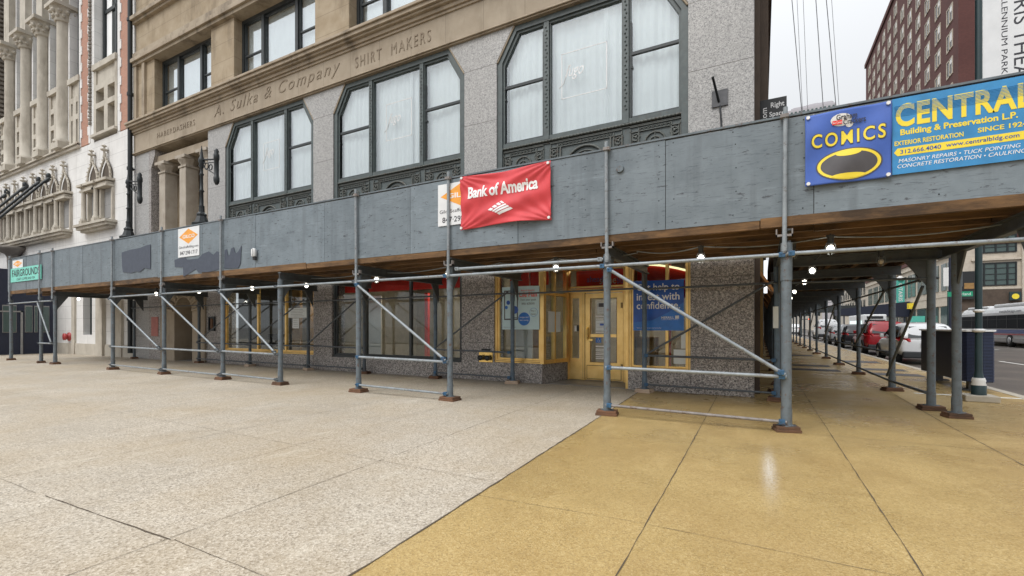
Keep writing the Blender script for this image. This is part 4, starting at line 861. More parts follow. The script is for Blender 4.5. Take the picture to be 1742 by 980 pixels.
m = MB(); m.lathe((-1.76, YP - .012, 3.52), [(.05, -.02), (.055, -.01), (.055, .01)], 12, axis='y'); sp_(m, 'cap_disc', 'post')

# ================================================================== the shed along the side street
S2 = thing('sidewalk_shed', 'dark sidewalk shed tunnel receding down the side street on slim posts', 'scaffold', (1.3, 12, 0))
SY = [9.32, 11.72, 15.3, 18.8, 22.2, 25.8, 29.1, 32.6, 36.1, 39.6, 43.1, 46.6, 50.1, 53.6, 57.1]
for i, y in enumerate(SY):
    post(2.31, y, 'post' if i < 3 else 'post_dark', S2, r=.052 if i < 2 else .047)
    if i: post(.36, y, 'post_dark', S2, r=.047)
post(.30, 10.3, 'post_dark', S2, r=.05)
S2b = lambda mb, name, mat: mb.build(name, mat, S2)
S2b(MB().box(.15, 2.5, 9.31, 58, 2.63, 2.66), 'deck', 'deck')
for x in (.3, .75, 1.2, 1.65, 2.1, 2.42):
    m = MB(); y = 9.32
    while y < 57.5: yy = min(y + 4.2, 58); m.box(x - .035, x + .035, y, yy - .01, 2.48, 2.625); y = yy
    S2b(m, 'joist', 'timber')
for y in SY:
    m = MB(); m.box(.2, 2.45, y - .045, y + .045, 2.30, 2.325); m.box(.2, 2.45, y - .045, y + .045, 2.445, 2.475); m.box(.2, 2.45, y - .008, y + .008, 2.325, 2.445)
    m.prism([(2.26, 2.30), (1.98, 2.30), (2.26, 1.9)], 'y', y - .012, y + .012); S2b(m, 'cross_beam', 'beam')
S2b(MB().box(2.49, 2.51, 9.2, 58, 2.6, 3.8), 'side_panel', 'ply')
for i in range(len(SY) - 1):
    a, b = SY[i], SY[i + 1]; e = dict(mat='pipe_dark', par=S2, cl='pipe_dark')
    rail((2.31 - .06, a, 2.02), (2.31 - .06, b, 2.02), r=.02, ends=(), **e)
    if i: rail((2.25, a, .21), (2.25, b, .21), r=.022, ends=(), **e); rail((2.25, a, .76), (2.25, b, .76), r=.022, ends=(0,) if i < 4 else (), **e)
    else: rail((2.25, a, .26), (2.25, b, .21), r=.024, ends=(), **e)
    rail((2.20, a + .1, 1.98), (2.20, a + .75, 2.45), r=.018, name='knee_brace', ends=(), **e)
    if i in (0, 1, 3, 5, 7): rail((2.22, a + .05, 2.05 if i != 0 else 1.9), (2.22, b - .05, .78 if i != 0 else .3), r=.022, name='brace', ends=(), **e)
rail((.3, 9.32, 2.03), (2.4, 9.32, 2.02), r=.02, mat='pipe_dark', par=S2, cl='pipe_dark', ends=())

# ================================================================== lamps under the sheds
def lamp(x, y, zc, label, lit=True, name='caged_lamp'):
    L = thing(name, label, 'lamp', (x, y, zc + .17), 'caged work lamps under the sheds')
    m = MB(); m.lathe((x, y, zc + .06), [(.03, 0), (.036, .03), (.036, .09), (.05, .10), (.05, .12)], 10); m.tube((x, y, zc + .17), (x, y, 2.48), .008, 6); m.build('socket', 'plastic_dark', L)
    MB().ball((x, y, zc), .043 if lit else .036, 12, 0, 1.15).build('bulb', 'bulb' if lit else 'bulb_off', L)
    c = MB()
    for k in range(6):
        t = math.pi * k / 3; c.path([(x + .045 * math.cos(t), y + .045 * math.sin(t), zc + .08), (x + .058 * math.cos(t), y + .058 * math.sin(t), zc), (x + .03 * math.cos(t), y + .03 * math.sin(t), zc - .07)], .0028, 4)
    c.build('cage', 'galv', L)
    return L
LAMPS = [(-7.24, 7.40, 'lit lamp hanging left of the red banner under the deck'), (-9.75, 7.62, 'lit lamp hanging near the fifth post from the corner post'), (-3.09, 7.38, 'lit lamp hanging in front of the gold framed left window'),
         (-.77, 7.32, 'lit lamp hanging above the blue poster window'), (.80, 7.24, 'lit lamp hanging to the right of the near corner post'), (.82, 9.9, 'first lit lamp within the side street tunnel'),
         (.88, 12.4, 'second lit lamp within the side street tunnel'), (.86, 15.6, 'third lit lamp within the side street tunnel'), (.95, 19.2, 'fourth and faintest lit lamp within the side street tunnel'),
         (-14.25, 7.55, 'lit lamp hanging below the painted over patch of the parapet'), (-11.75, 7.53, 'lit lamp hanging beside the post under the parapet wall lamp'), (-21.8, 7.45, 'farthest left lit lamp beside the navy hoarding'),
         (-18.6, 7.45, 'lit lamp hanging in the wide bay at the far left'), (-16.4, 7.45, 'lit lamp hanging near the arched stone entrance'), (-5.36, 7.38, 'lit lamp hanging behind the post under the white diamond sign')]
for x, y, l in LAMPS: lamp(x, y, 2.28, l)
lamp(1.62, 8.9, 2.27, 'unlit bulb hanging where the two sheds meet', False); lamp(.42, 7.9, 2.33, 'unlit bulb hanging behind the corner post', False)
def cable(pts, label):
    P = []
    for a, b in zip(pts[:-1], pts[1:]):
        for i in range(8):
            t = i / 8; P.append((a[0] + (b[0] - a[0]) * t, a[1] + (b[1] - a[1]) * t, a[2] + (b[2] - a[2]) * t - .06 * math.sin(math.pi * t)))
    P.append(pts[-1]); tag(MB().path(P, .009, 5).build('lamp_cable', 'pipe_dark' if 'dark' in label else 'galv'), label, 'cable')
cable([(x, 7.38, 2.44) for x in (-1.7, -3.09, -4.2, -5.36, -7.24, -9.7)], 'grey festoon cable looping between the lamps behind the red banner')
cable([(x, 7.3, 2.45) for x in (2.5, .80, -.77, -1.7)], 'grey festoon cable looping above the blue poster window')
cable([(x, 7.5, 2.44) for x in (-9.75, -11.75, -14.25, -16.4, -18.6, -21.8)], 'dark festoon cable looping along the left half of the shed')
cable([(.8, 7.3, 2.44), (.82, 9.9, 2.44), (.88, 12.4, 2.44), (.86, 15.6, 2.44), (.95, 19.2, 2.44)], 'dark festoon cable running into the side street tunnel')
wl = thing('bulkhead_lamp', 'small white caged lamp fixed on the face of the grey parapet', 'lamp', (-10.08, YP, 2.9))
MB().box(-10.12, -10.04, YP - .07, YP - .012, 2.78, 2.86).build('socket', 'plastic_dark', wl, bev=.008); MB().lathe((-10.08, YP - .06, 2.86), [(.05, 0), (.055, .05), (.055, .15), (.03, .18)], 12).build('globe', 'white', wl)
c = MB()
for k in range(6): c.path([(-10.08 + .062 * math.cos(k * 1.047), YP - .06 + .062 * math.sin(k * 1.047), 2.86), (-10.08 + .062 * math.cos(k * 1.047), YP - .06 + .062 * math.sin(k * 1.047), 3.03)], .004, 4)
c.build('cage', 'galv', wl)

# ================================================================== banners and signs on the parapet
def wr(X, Z):
    u = (X + 3.63) / 1.65; v = (Z - 3.34) / .86
    cr = sum(.010 * math.exp(-((u * su - .5) ** 2 + (v * sv - .5) ** 2) * 5) * math.sin(22 * math.atan2(v * sv - .56, u * su - .56)) for su in (1, -1) for sv in (1, -1))
    return cr + .022 * math.sin(7 * (u + v * .8)) * (.4 + abs(v)) + .016 * math.sin(15 * (v - u * .5) + 1) * (1.3 - abs(u)) - .018 * math.cos(3 * u) * (1 - v * v) + .010 * mnoise.noise((X * 3, Z * 5, 0))
yb_ = YP - .05
x0, x1 = -4.46, -2.81
def ban(u, v):
    X = x0 + u * (x1 - x0); edge = min(1, min(u, 1 - u, v, 1 - v) * 8 + .25); zl = 2.90 + .035 * math.sin(u * math.pi); Z = zl + v * (3.80 - .03 * math.sin(u * math.pi) - zl)
    return (X, yb_ + wr(X, Z), Z)
m = MB(); m.sheet(ban, 90, 50); bn = m.build('banner', 'red_vinyl', None, normals=False)
sd = bn.modifiers.new('thickness', 'SOLIDIFY'); sd.thickness = .003; sd.offset = 0
tag(bn, 'red vinyl bank banner with white lettering and striped flag emblem', 'banner')
text('Bank of America', (-4.30, -3.02, 3.40, 3.60), yb_ - .006, bn, 'text_white', depth=.003, bold=.03, warp=wr, space=.97)
fl = MB(); fx, fz_ = -4.02 + .13, 3.02
def fq(a, b, c, d):   # emblem quad in rhombus coordinates (s along the long stripes, t across)
    P = []
    for s, t in (a, b, c, d):
        X = -3.90 + s * .24 + t * .21; Z = 3.17 + s * .11 - t * .115 + .02 * math.sin((s + t) * 2.2)
        P.append((X, yb_ - .009 + wr(X, Z), Z))
    fl.add(P, [(0, 1, 2, 3)])
def fstripe(s0, s1, t0, t1, n=5):
    for i in range(n): fq((s0 + (s1 - s0) * i / n, t0), (s0 + (s1 - s0) * (i + 1) / n, t0), (s0 + (s1 - s0) * (i + 1) / n, t1), (s0 + (s1 - s0) * i / n, t1))
for t0, t1 in ((.38, .52), (.58, .74), (.80, 1.0)): fstripe(0, 1, t0, t1)
for s0, s1 in ((.0, .2), (.28, .5), (.58, .78)): fstripe(s0, s1, .0, .30, 2)
fstripe(.86, 1, .0, .30, 2)
fl.build('emblem', 'text_white', bn, normals=False)
g = MB()
for X, Z in ((x0 + .03, 3.77), (x1 - .03, 3.76), (x1 - .03, 2.94), (x0 + .03, 2.93)): g.lathe((X, yb_ - .03 + wr(X, Z), Z), [(.022, 0), (.022, .02)], 10, axis='y')
g.build('grommet', 'white', bn)
def flat_sign(name, xa, xb, za, zb, mat, label, cat='sign', y=YP - .02, th=.006):
    return tag(MB().box(xa, xb, y - th, y, za, zb).build(name, mat, None), label, cat)
def gillo(xa, xb, za, zb, label, sc=1):
    s = flat_sign('scaffold_sign', xa, xb, za, zb, 'white_vinyl', label, y=YP - .014); c = (xa + xb) / 2; w = xb - xa; h = zb - za; y = YP - .0202
    MB().prism([(c - .44 * w, za + .70 * h), (c, za + .44 * h), (c + .44 * w, za + .70 * h), (c, za + .96 * h)], 'y', y - .002, y).build('emblem', 'orange', s)
    text('GILCO', (c - .27 * w, c + .29 * w, za + .635 * h, za + .755 * h), y - .002, s, 'text_white', depth=.003, bold=.02)
    text('GilcoScaffolding.com', (c - .46 * w, c + .46 * w, za + .27 * h, za + .38 * h), y, s, 'text_dark', depth=.002)
    text('847·298·1717', (c - .4 * w, c + .42 * w, za + .07 * h, za + .2 * h), y, s, 'text_dark', depth=.002, bold=.008)
gillo(-13.31, -12.34, 3.06, 3.80, 'white sign with orange diamond alone above the dark paint patch')
gillo(-4.96, -4.02, 3.02, 3.74, 'white sign with orange diamond half hidden behind the red banner')
gillo(-24.75, -23.75, 3.28, 3.74, 'small white sign with orange diamond behind the mint green sign')
s = flat_sign('cafe_sign', -24.9, -22.05, 2.93, 3.44, 'mint', 'mint green sign with dark block letters at the left end of the parapet', y=YP - .024)
text('FAIRGROUNDS', (-24.75, -22.2, 3.12, 3.38), YP - .0302, s, 'text_dark', depth=.003, bold=.012); text('CRAFT COFFEE AND TEA', (-24.3, -22.6, 2.98, 3.06), YP - .0302, s, 'text_dark', depth=.002)
# comics banner
def wr2(X, Z): return .012 * math.sin(9 * (X - Z)) + .010 * math.sin(5 * X + 3 * Z) + .008 * mnoise.noise((X * 4, Z * 4, 3))
yc = YP - .04
m = MB(); m.sheet(lambda u, v: (.47 + u * .81, yc + wr2(.47 + u * .81, 2.95 + v * .83), 2.94 + v * (.84) + .0 * u), 40, 40); cb = m.build('banner', 'blue_vinyl', None, normals=False)
sd = cb.modifiers.new('thickness', 'SOLIDIFY'); sd.thickness = .003; sd.offset = 0
tag(cb, 'royal blue banner with yellow lettering over a yellow and grey oval', 'banner')
def oval(cx, cz, rx, rz, mat, d, nm='print', a0=0, a1=2 * math.pi, n=40):
    k = MB(); K = 9; vs = []
    for j in range(1, K + 1):
        for i in range(n):
            t = a0 + (a1 - a0) * i / n; X = cx + rx * j / K * math.cos(t); Z = cz + rz * j / K * math.sin(t); vs.append((X, yc - d + wr2(X, Z), Z))
    k.add(vs + [(cx, yc - d + wr2(cx, cz), cz)], [(j * n + i, j * n + (i + 1) % n, (j + 1) * n + (i + 1) % n, (j + 1) * n + i) for j in range(K - 1) for i in range(n)] + [(K * n, (i + 1) % n, i) for i in range(n)]); return k.build(nm, mat, cb, normals=False)
oval(.89, 3.145, .315, .185, 'grey_print', .005); oval(.89, 3.145, .30, .172, 'yellow', .0065); oval(.89, 3.145, .268, .145, 'grey_print', .008)
for cx, cz, rx, rz in ((.89, 3.275, .12, .035), (.89, 3.015, .16, .03)): oval(cx, cz, rx, rz, 'yellow', .0095)
text('COMICS', (.525, 1.235, 3.37, 3.545), yc - .005, cb, 'grey_print', depth=.002, bold=.034, warp=wr2, space=1.25); text('COMICS', (.535, 1.225, 3.38, 3.535), yc - .008, cb, 'yellow', depth=.002, bold=.014, warp=wr2, space=1.25)
oval(.82, 3.665, .10, .07, 'white', .005); oval(.90, 3.60, .035, .03, 'white', .005)
k = MB().box(.735, .83, yc - .010, yc - .008, 3.615, 3.66); k.build('print', 'red', cb)
text('New Comics', (.74, .825, 3.625, 3.65), yc - .0102, cb, 'text_white', depth=.001)
text('Graham', (.775, .97, 3.665, 3.725), yc - .0085, cb, 'text_dark', depth=.002, bold=.012); text('Crackers', (.84, 1.05, 3.60, 3.665), yc - .0085, cb, 'text_dark', depth=.002, bold=.012)
g = MB()
for X, Z in ((.50, 3.755), (1.25, 3.755), (1.25, 2.965), (.50, 2.965)): g.lathe((X, yc - .012 + wr2(X, Z), Z), [(.02, -.012), (.02, .01)], 10, axis='y')
g.build('grommet', 'white', cb)
# contractor banner
cs_ = flat_sign('contractor_sign', 1.29, 2.80, 2.96, 3.80, 'sky_vinyl', 'azure blue contractor sign with big yellow lettering at the right end of the parapet', y=YP - .016); y = YP - .0225
big = text('CENTRAL', (1.32, 2.40, 3.475, 3.73), y, cs_, 'yellow', depth=.003, bold=.035, space=1.08)
g = MB()
for i in range(9): g.box(1.31, 2.42, y - .0055, y - .0035, 3.60 + i * .0138, 3.60 + i * .0138 + .0025 + .0005 * i)
g.build('print', 'sky_vinyl', cs_)
text('Building & Preservation L.P.', (1.36, 2.29, 3.365, 3.45), y, cs_, 'yellow', depth=.002, bold=.028)
text('EXTERIOR RESTORATION', (1.31, 1.88, 3.275, 3.325), y, cs_, 'yellow', depth=.002, bold=.02); text('SINCE 1924', (1.99, 2.36, 3.29, 3.34), y, cs_, 'yellow', depth=.002, bold=.02)
MB().prism([(1.335 + (0 if k else 0), 3.16), (2.5, 3.16), (2.53, 3.2), (2.5, 3.245), (1.335, 3.245), (1.305, 3.2)], 'y', y - .002, y).build('print', 'yellow', cs_)
text('312.666.4040', (1.36, 1.70, 3.18, 3.225), y - .002, cs_, 'poster_blue', depth=.002, bold=.006); text('www.centralbldg.com', (1.74, 2.30, 3.175, 3.23), y - .002, cs_, 'poster_blue', depth=.002, bold=.006)
text('MASONRY REPAIRS • TUCK POINTING', (1.345, 2.31, 3.085, 3.125), y, cs_, 'text_white', depth=.002, shear=.2); text('CONCRETE RESTORATION • CAULKING', (1.335, 2.35, 3.025, 3.065), y, cs_, 'text_white', depth=.002, shear=.2)
# papers on posts
tag(MB().box(.19, .27, 9.11, 9.115, 1.25, 1.62).build('paper_notice', 'paper'), 'white paper notice taped to the post behind the corner post', 'notice')
n = tag(MB().box(-18.62, -18.5, 9.96, 9.97, 1.25, 1.7).build('paper_notice', 'paper'), 'small white notice by the arched stone entrance', 'notice'); text('NO ENTRY', (-18.61, -18.51, 1.5, 1.55), 9.96, n, 'text_dark', depth=.002)
# ================================================================== posters and notices on the shop glass
y = YF + .025
p = tag(MB().box(-5.31, -4.36, y - .004, y, 1.21, 2.19).build('poster', 'paper_blue'), 'pale blue poster with a phone outline and blue discs in the left gold window', 'poster')
q = MB(); q.ring([(-5.26, 1.43), (-4.9, 1.43), (-4.9, 2.11), (-5.26, 2.11)], [(-5.235, 1.46), (-4.925, 1.46), (-4.925, 2.085), (-5.235, 2.085)], y - .007, y - .004); q.box(-5.0, -4.93, y - .007, y - .004, 1.475, 1.49); q.build('print', 'grey_print', p)
def disc(cx, cz, r, mat, par, d): 
    m = MB(); n = 24; m.add([(cx + r * math.cos(2 * math.pi * i / n), y - d, cz + r * math.sin(2 * math.pi * i / n)) for i in range(n)], [list(range(n))]); return m.build('print', mat, par, normals=False)
disc(-5.15, 1.83, .05, 'poster_blue', p, .007); disc(-5.2, 1.72, .04, 'poster_blue2', p, .007); disc(-4.98, 1.66, .09, 'poster_blue', p, .0075); disc(-4.74, 1.45, .15, 'poster_blue2', p, .008); disc(-4.5, 1.6, .10, 'sky_vinyl', p, .007); disc(-4.5, 1.6, .092, 'paper_blue', p, .0075)
text('Bank of America', (-4.82, -4.48, 2.08, 2.12), y - .004, p, 'red', depth=.002); text('Life Plan', (-4.86, -4.42, 1.95, 2.06), y - .004, p, 'red', depth=.002, bold=.015)
text('Turn your goals', (-4.84, -4.44, 1.85, 1.91), y - .004, p, 'text_dark', depth=.002); text('into actions', (-4.80, -4.48, 1.775, 1.835), y - .004, p, 'text_dark', depth=.002)
text('budget and', (-4.85, -4.63, 1.46, 1.51), y - .009, p, 'text_white', depth=.001); text('start saving', (-4.85, -4.63, 1.40, 1.44), y - .009, p, 'text_white', depth=.001); text('Buy a', (-4.56, -4.45, 1.61, 1.65), y - .008, p, 'text_dark', depth=.001); text('home', (-4.56, -4.45, 1.54, 1.58), y - .008, p, 'text_dark', depth=.001)
text('Conditions and restrictions may apply', (-5.29, -4.95, 1.25, 1.27), y - .004, p, 'text_dark', depth=.001)
p = tag(MB().box(-2.27, -1.30, y - .004, y, 1.20, 2.19).build('poster', 'poster_blue'), 'deep blue poster with large white lettering in the gold window right of the door', 'poster')
q = MB(); q.prism([(-2.27, 1.20), (-1.30, 1.20), (-1.30, 1.75), (-1.6, 1.55), (-1.9, 1.40), (-2.27, 1.36)], 'y', y - .0055, y - .0042); q.build('print', 'poster_blue2', p)
for st, z0, z1, xa, xb in (('Get help to', 1.955, 2.13, -2.2, -1.38), ('invest with', 1.80, 1.945, -2.2, -1.38), ('confidence.', 1.625, 1.77, -2.2, -1.37)): text(st, (xa, xb, z0, z1), y - .0055, p, 'text_white', depth=.002, bold=.012)
text('MERRILL', (-1.72, -1.48, 1.43, 1.475), y - .0055, p, 'text_white', depth=.002, bold=.01); q = MB(); q.box(-1.46, -1.39, y - .0075, y - .0055, 1.43, 1.49); q.build('print', 'text_white', p); text('A BANK OF AMERICA COMPANY', (-1.72, -1.40, 1.405, 1.42), y - .0055, p, 'text_white', depth=.001)
text('Visit a branch to get started today', (-2.2, -1.72, 1.235, 1.26), y - .0055, p, 'text_white', depth=.001)
def sheetnote(x0, x1, z0, z1, yy, label, lines=5, mat='paper'):
    o = tag(MB().box(x0, x1, yy - .003, yy, z0, z1).build('paper_notice', mat), label, 'notice'); g = MB()
    for i in range(lines):
        z = z1 - (z1 - z0) * (i + 1) / (lines + 1); g.box(x0 + .12 * (x1 - x0), x1 - random.uniform(.12, .3) * (x1 - x0), yy - .0045, yy - .003, z, z + (z1 - z0) * .022)
    g.build('print', 'grey_print', o); return o
sheetnote(-13.05, -12.15, 1.55, 1.85, YF + .115, 'wide white sheet taped in the far left gold window'); sheetnote(-12.85, -12.55, 1.22, 1.53, YF + .115, 'small white sheet under the wide sheet in the far left gold window', 4)
sheetnote(-1.50, -1.21, .55, .83, YF + .085, 'lower white sheet at the right edge of the blue poster window', 0); sheetnote(-1.36, -1.2, .85, 1.15, YF + .085, 'upper white sheet at the right edge of the blue poster window', 0)
o = tag(MB().prism([(-4.25 + .04, 9.60), (-4.25 + .14, 10.08), (-4.25 + .143, 10.077), (-4.25 + .043, 9.597)], 'z', 1.15, 1.62).build('paper_notice', 'paper'), 'white printed sheet on the slanting window beside the entrance door', 'notice')
def dsheet(x0, x1, z0, z1, label, mat='paper', lines=3): return sheetnote(x0, x1, z0, z1, yd - .002, label, lines, mat)
d1 = dsheet(-3.36, -3.06, 1.58, 1.84, 'top white sheet with a photo on the gold entrance door', lines=4); MB().box(-3.33, -3.09, yd - .006, yd - .0045, 1.73, 1.82).build('print', 'grey_print', d1)
d2 = dsheet(-3.40, -3.08, 1.18, 1.42, 'white pictogram sheet in the middle of the gold entrance door', lines=2); MB().box(-3.3, -3.18, yd - .006, yd - .0045, 1.30, 1.35).build('print', 'poster_blue', d2)
for i, (z0, z1, w) in enumerate(((1.50, 1.53, .3), (1.44, 1.46, .18), (1.13, 1.16, .3), (.80, .83, .25), (.74, .76, .28), (.70, .72, .2), (.65, .67, .28), (.61, .63, .22), (.56, .58, .3), (.52, .54, .26))):
    MB().box(-3.40, -3.40 + w, yd - .003, yd - .001, z0, z1).build('decal', 'text_white', door)
w = tag(MB().box(-3.40, -3.27, yd - .004, yd - .001, .90, 1.02).build('wheelchair_sticker', 'poster_blue2'), 'blue wheelchair access sticker on the entrance door', 'sticker')
k = MB(); k.arc((-3.335, .945), .028, math.pi * .8, math.pi * 2.2, yd - .006, .004, 8, n=4); k.path([(-3.34, yd - .006, 1.0), (-3.338, yd - .006, .965), (-3.315, yd - .006, .96), (-3.305, yd - .006, .925)], .005, 4); k.ball((-3.34, yd - .006, 1.008), .008, 6); k.build('print', 'text_white', w)
bx = tag(MB().box(-3.92, -3.86, yd - .03, yd + .005, 1.16, 1.3).build('card_reader', 'white', None, bev=.006), 'small white card reader by the side light of the door', 'card reader'); MB().box(-3.86, -3.80, yd - .035, yd + .005, 1.17, 1.31).build('hood', 'black', bx)
# brass and red fire department connections, alarm niche
f = thing('fire_connection', 'brass twin hose connection plate on the granite between two shop windows', 'hydrant', (-5.74, YF, .5))
MB().box(-5.93, -5.55, YF - .02, YF, .43, .68).build('plate', 'brass', f, bev=.006); MB().box(-5.86, -5.62, YF - .012, YF, .69, .75).build('sign_plate', 'black', f)
for x in (-5.84, -5.65):
    m = MB(); m.lathe((x, YF - .02, .54), [(.05, 0), (.05, -.05), (.065, -.055), (.065, -.1), (.02, -.11)], 10, axis='y'); m.build('outlet', 'black_metal', f)
f = thing('fire_connection', 'red round hose connection on the white limestone at the far left', 'hydrant', (-28.6, Y if False else YF + .02, .75))
m = MB(); m.lathe((-28.6, YF + .02, .8), [(.2, 0), (.2, -.05), (.12, -.06), (.12, -.14), (.16, -.15), (.16, -.22), (.03, -.24)], 14, axis='y'); m.build('outlet', 'siam', f); MB().box(-28.72, -28.5, YF - .01, YF + .02, .3, .44).build('plate', 'galv_plate', f)
f = thing('alarm_niche', 'rust red alarm box set in a dark frame on the granite pier', 'alarm box', (-16.95, YF, 1.25))
MB().ring([(-17.15, 1.12), (-16.78, 1.12), (-16.78, 1.62), (-17.15, 1.62)], [(-17.11, 1.16), (-16.82, 1.16), (-16.82, 1.58), (-17.11, 1.58)], YF - .05, YF).build('frame', 'black_metal', f); MB().box(-17.03, -16.9, YF - .04, YF, 1.2, 1.55).build('box', 'pad', f); MB().box(-17.11, -16.82, YF - .008, YF - .002, 1.16, 1.58).build('back_plate', 'plastic_dark', f)
tag(MB().box(-21.1, -20.6, YF - .02, YF, .9, 1.65).build('metal_plate', plain('faded pink paint', (.42, .16, .14), .7)), 'faded pink painted plate on the granite left of the stone entrance', 'plate')
# ornate bracket lamps standing behind the parapet
def standard(x, label):
    yl = 7.2; L = thing('bracket_lamp', label, 'street lamp', (x, yl, 2.66), 'ornate iron bracket lamps behind the parapet')
    m = MB(); m.lathe((x, yl, 2.66), [(.34, 0), (.34, 1.1), (.28, 1.25), (.24, 1.36), (.25, 1.42), (.17, 1.47), (.12, 1.62), (.13, 1.68), (.075, 1.74), (.07, 1.86)], 8, smooth=False); m.build('pedestal', 'black_metal', L, origin=None)
    m = MB(); m.lathe((x, yl, 4.5), [(.05, 0), (.075, .05), (.05, .1), (.042, .45), (.07, .48), (.04, .52), (.038, .9), (.065, .93), (.038, .97), (.036, 1.1), (.075, 1.15), (.055, 1.22), (.085, 1.28), (.07, 1.36), (.045, 1.42), (.03, 1.55), (.012, 1.66), (.008, 1.72)], 10); m.build('shaft', 'black_metal', L)
    m = MB(); m.tube((x, yl, 5.84), (x + .62, yl, 5.74), .022, 6); m.tube((x, yl, 5.74), (x + .62, yl, 5.66), .012, 6); m.tube((x + .1, yl, 5.62), (x + .6, yl, 5.36), .014, 6)
    m.arc((x + .24, 5.62), .09, 0, 2 * math.pi, yl, .013, 10); m.arc((x + .43, 5.56), .075, 0, 2 * math.pi, yl, .013, 10); m.build('bracket_arm', 'black_metal', L)
    m = MB(); m.lathe((x + .70, yl, 5.05), [(.03, 0), (.06, .05), (.072, .1), (.072, .2), (.058, .22), (.058, .66), (.072, .68), (.072, .8), (.05, .84), (.06, .9), (.02, .96)], 10); m.build('lamp_tube', 'black_metal', L)
    return L
l0 = standard(-17.52, 'ornate black bracket lamp in front of the white limestone wall'); dup(l0, (4.05, 0, 0), label='ornate black bracket lamp in front of the stone loggia')
# flag plate and stub on the corner pier
f = thing('flag_bracket', 'square dark plate with a stub rod on the pale granite corner pier', 'bracket', (-.67, YF, 5.5))
MB().box(-.80, -.53, YF - .03, YF, 5.36, 5.66).build('plate', 'galv_plate', f); MB().tube((-.68, YF - .02, 5.44), (-.76, YF - .34, 5.78), .022, 8).build('rod', 'black_metal', f); MB().path([(-.66, YF - .02, 5.38), (-.65, YF - .03, 5.2), (-.64, YF - .015, 5.05), (-.645, YF - .03, 4.6)], .016, 6).build('conduit', 'plastic_dark', f)
# black blade sign by the corner
f = thing('blade_sign', 'black blade sign with white lettering sticking out beyond the corner pier', 'sign', (.2, 10.5, 5.0))
MB().box(-.005, .45, 10.47, 10.52, 4.9, 5.76).build('board', 'black', f); text('Right', (.18, .41, 5.55, 5.68), 10.47, f, 'text_white', bold=.01); text('Space', (.155, .415, 5.38, 5.50), 10.47, f, 'text_white', bold=.01); text('The', (.20, .38, 5.2, 5.3), 10.47, f, 'text_white'); text('.com', (.045, .115, 5.3, 5.6), 10.47, f, 'text_white', plane='ccw', bold=.01)
m = MB(); m.box(-.01, .02, 10.7, 10.9, 2.05, 2.9)
tag(MB().box(.06, .12, 10.6, 10.66, 1.95, 2.6).build('tube_light', emit('tube lamp', (.95, .98, 1.0), 1.6)), 'slim white upright tube light on the side wall behind the corner pier', 'lamp')
for k in range(4):
    aw = thing('awning', 'rust orange scalloped awning, %s along the side wall' % ('nearest the corner', 'second from the corner', 'third from the corner', 'farthest from the corner')[k], 'awning', (.1, 11 + k * 2.6, 2)); g = MB()
    for i in range(5): g.prism([(0, 2.35), (.22, 2.0 - .02 * (i % 2)), (.22, 1.92), (0, 2.25)], 'y', 10.1 + k * 2.6 + i * .4, 10.5 + k * 2.6 + i * .4 - .02)
    g.build('cover', 'awning', aw)
# suspended scaffold ropes up the side wall
for a, b, wd in (((1352, 14.71), 0, 0),): pass
for i, (xa, za, xb, zb_) in enumerate(((1.37, 15.2, 1.71, 10.6), (1.53, 15.2, 1.72, 10.6), (1.76, 15.2, 1.92, 10.6), (2.26, 15.2, 2.52, 10.6), (2.66, 15.2, 3.0, 10.6), (2.84, 15.2, 3.1, 10.6))):
    k = (40 - 15.2) / (15.2 - 10.6); tag(MB().tube((xa + (xa - xb) * k, 25, 40), (xb + (xb - xa) * 1.7, 25, 2.7), .016 if i in (0, 3, 4) else .009, 5).build('scaffold_rope', 'rope'), 'thin steel rope hanging from above beyond the corner, %s from the left' % ('first', 'second', 'third', 'fourth', 'fifth', 'sixth')[i], 'rope', 'suspended scaffold ropes')

# ================================================================== kerbside: lamp post, banner, news rack
P = thing('lamp_post', 'slim dark green lamp post with white collars by the kerb', 'street lamp', (3.3, 10.8, 0))
MB().box(3.08, 3.52, 10.62, 10.98, 0, .11).build('base_block', 'kerb', P, bev=.015)
MB().lathe((3.3, 10.8, .11), [(.10, 0), (.10, .16), (.085, .18), (.06, .34), (.05, .4), (.048, 1.05), (.046, 8.2)], 14).build('shaft', 'lampgreen', P)
m = MB(); m.lathe((3.3, 10.8, .25), [(.085, 0), (.10, .03), (.085, .07), (.095, .10), (.08, .15)], 14); m.lathe((3.3, 10.8, 1.18), [(.05, 0), (.085, .015), (.085, .05), (.05, .06)], 14); m.lathe((3.3, 10.8, 1.52), [(.05, 0), (.075, .015), (.075, .04), (.05, .05)], 14); m.build('collar', 'white', P)
MB().path([(3.3, 10.8, 8.2), (3.9, 11.0, 8.6), (5.2, 11.2, 8.7)], .035, 8).build('arm', 'lampgreen', P); MB().box(5.1, 5.7, 11.1, 11.32, 8.62, 8.74).build('lamp_head', 'galv', P)
b = tag(MB().box(3.32, 4.22, 10.79, 10.796, 4.75, 7.6).build('street_banner', 'white_vinyl'), 'white street banner with dark upright lettering above the azure sign', 'banner')
text('HARRIS THEATER', (3.73, 3.92, 4.85, 7.35), 10.79, b, 'text_dark', plane='cw', depth=.002); text('MILLENNIUM PARK', (3.58, 3.655, 5.52, 7.0), 10.79, b, 'text_dark', plane='cw', depth=.002)
MB().box(3.3, 4.24, 10.785, 10.80, 7.6, 7.63).build('banner_arm', 'lampgreen', b)
NR = thing('news_rack', 'dark navy news rack with bowed ventilated end beside the lamp post', 'news box', (3.75, 13.4, 0))
m = MB(); prof = [(3.50, 12.35), (3.56, 12.2), (3.75, 12.08), (3.93, 12.18), (3.99, 12.35), (3.99, 14.9), (3.50, 14.9)]
m.prism(prof, 'z', .2, 1.18); m.build('cabinet', 'navy', NR, bev=.01)
m = MB()
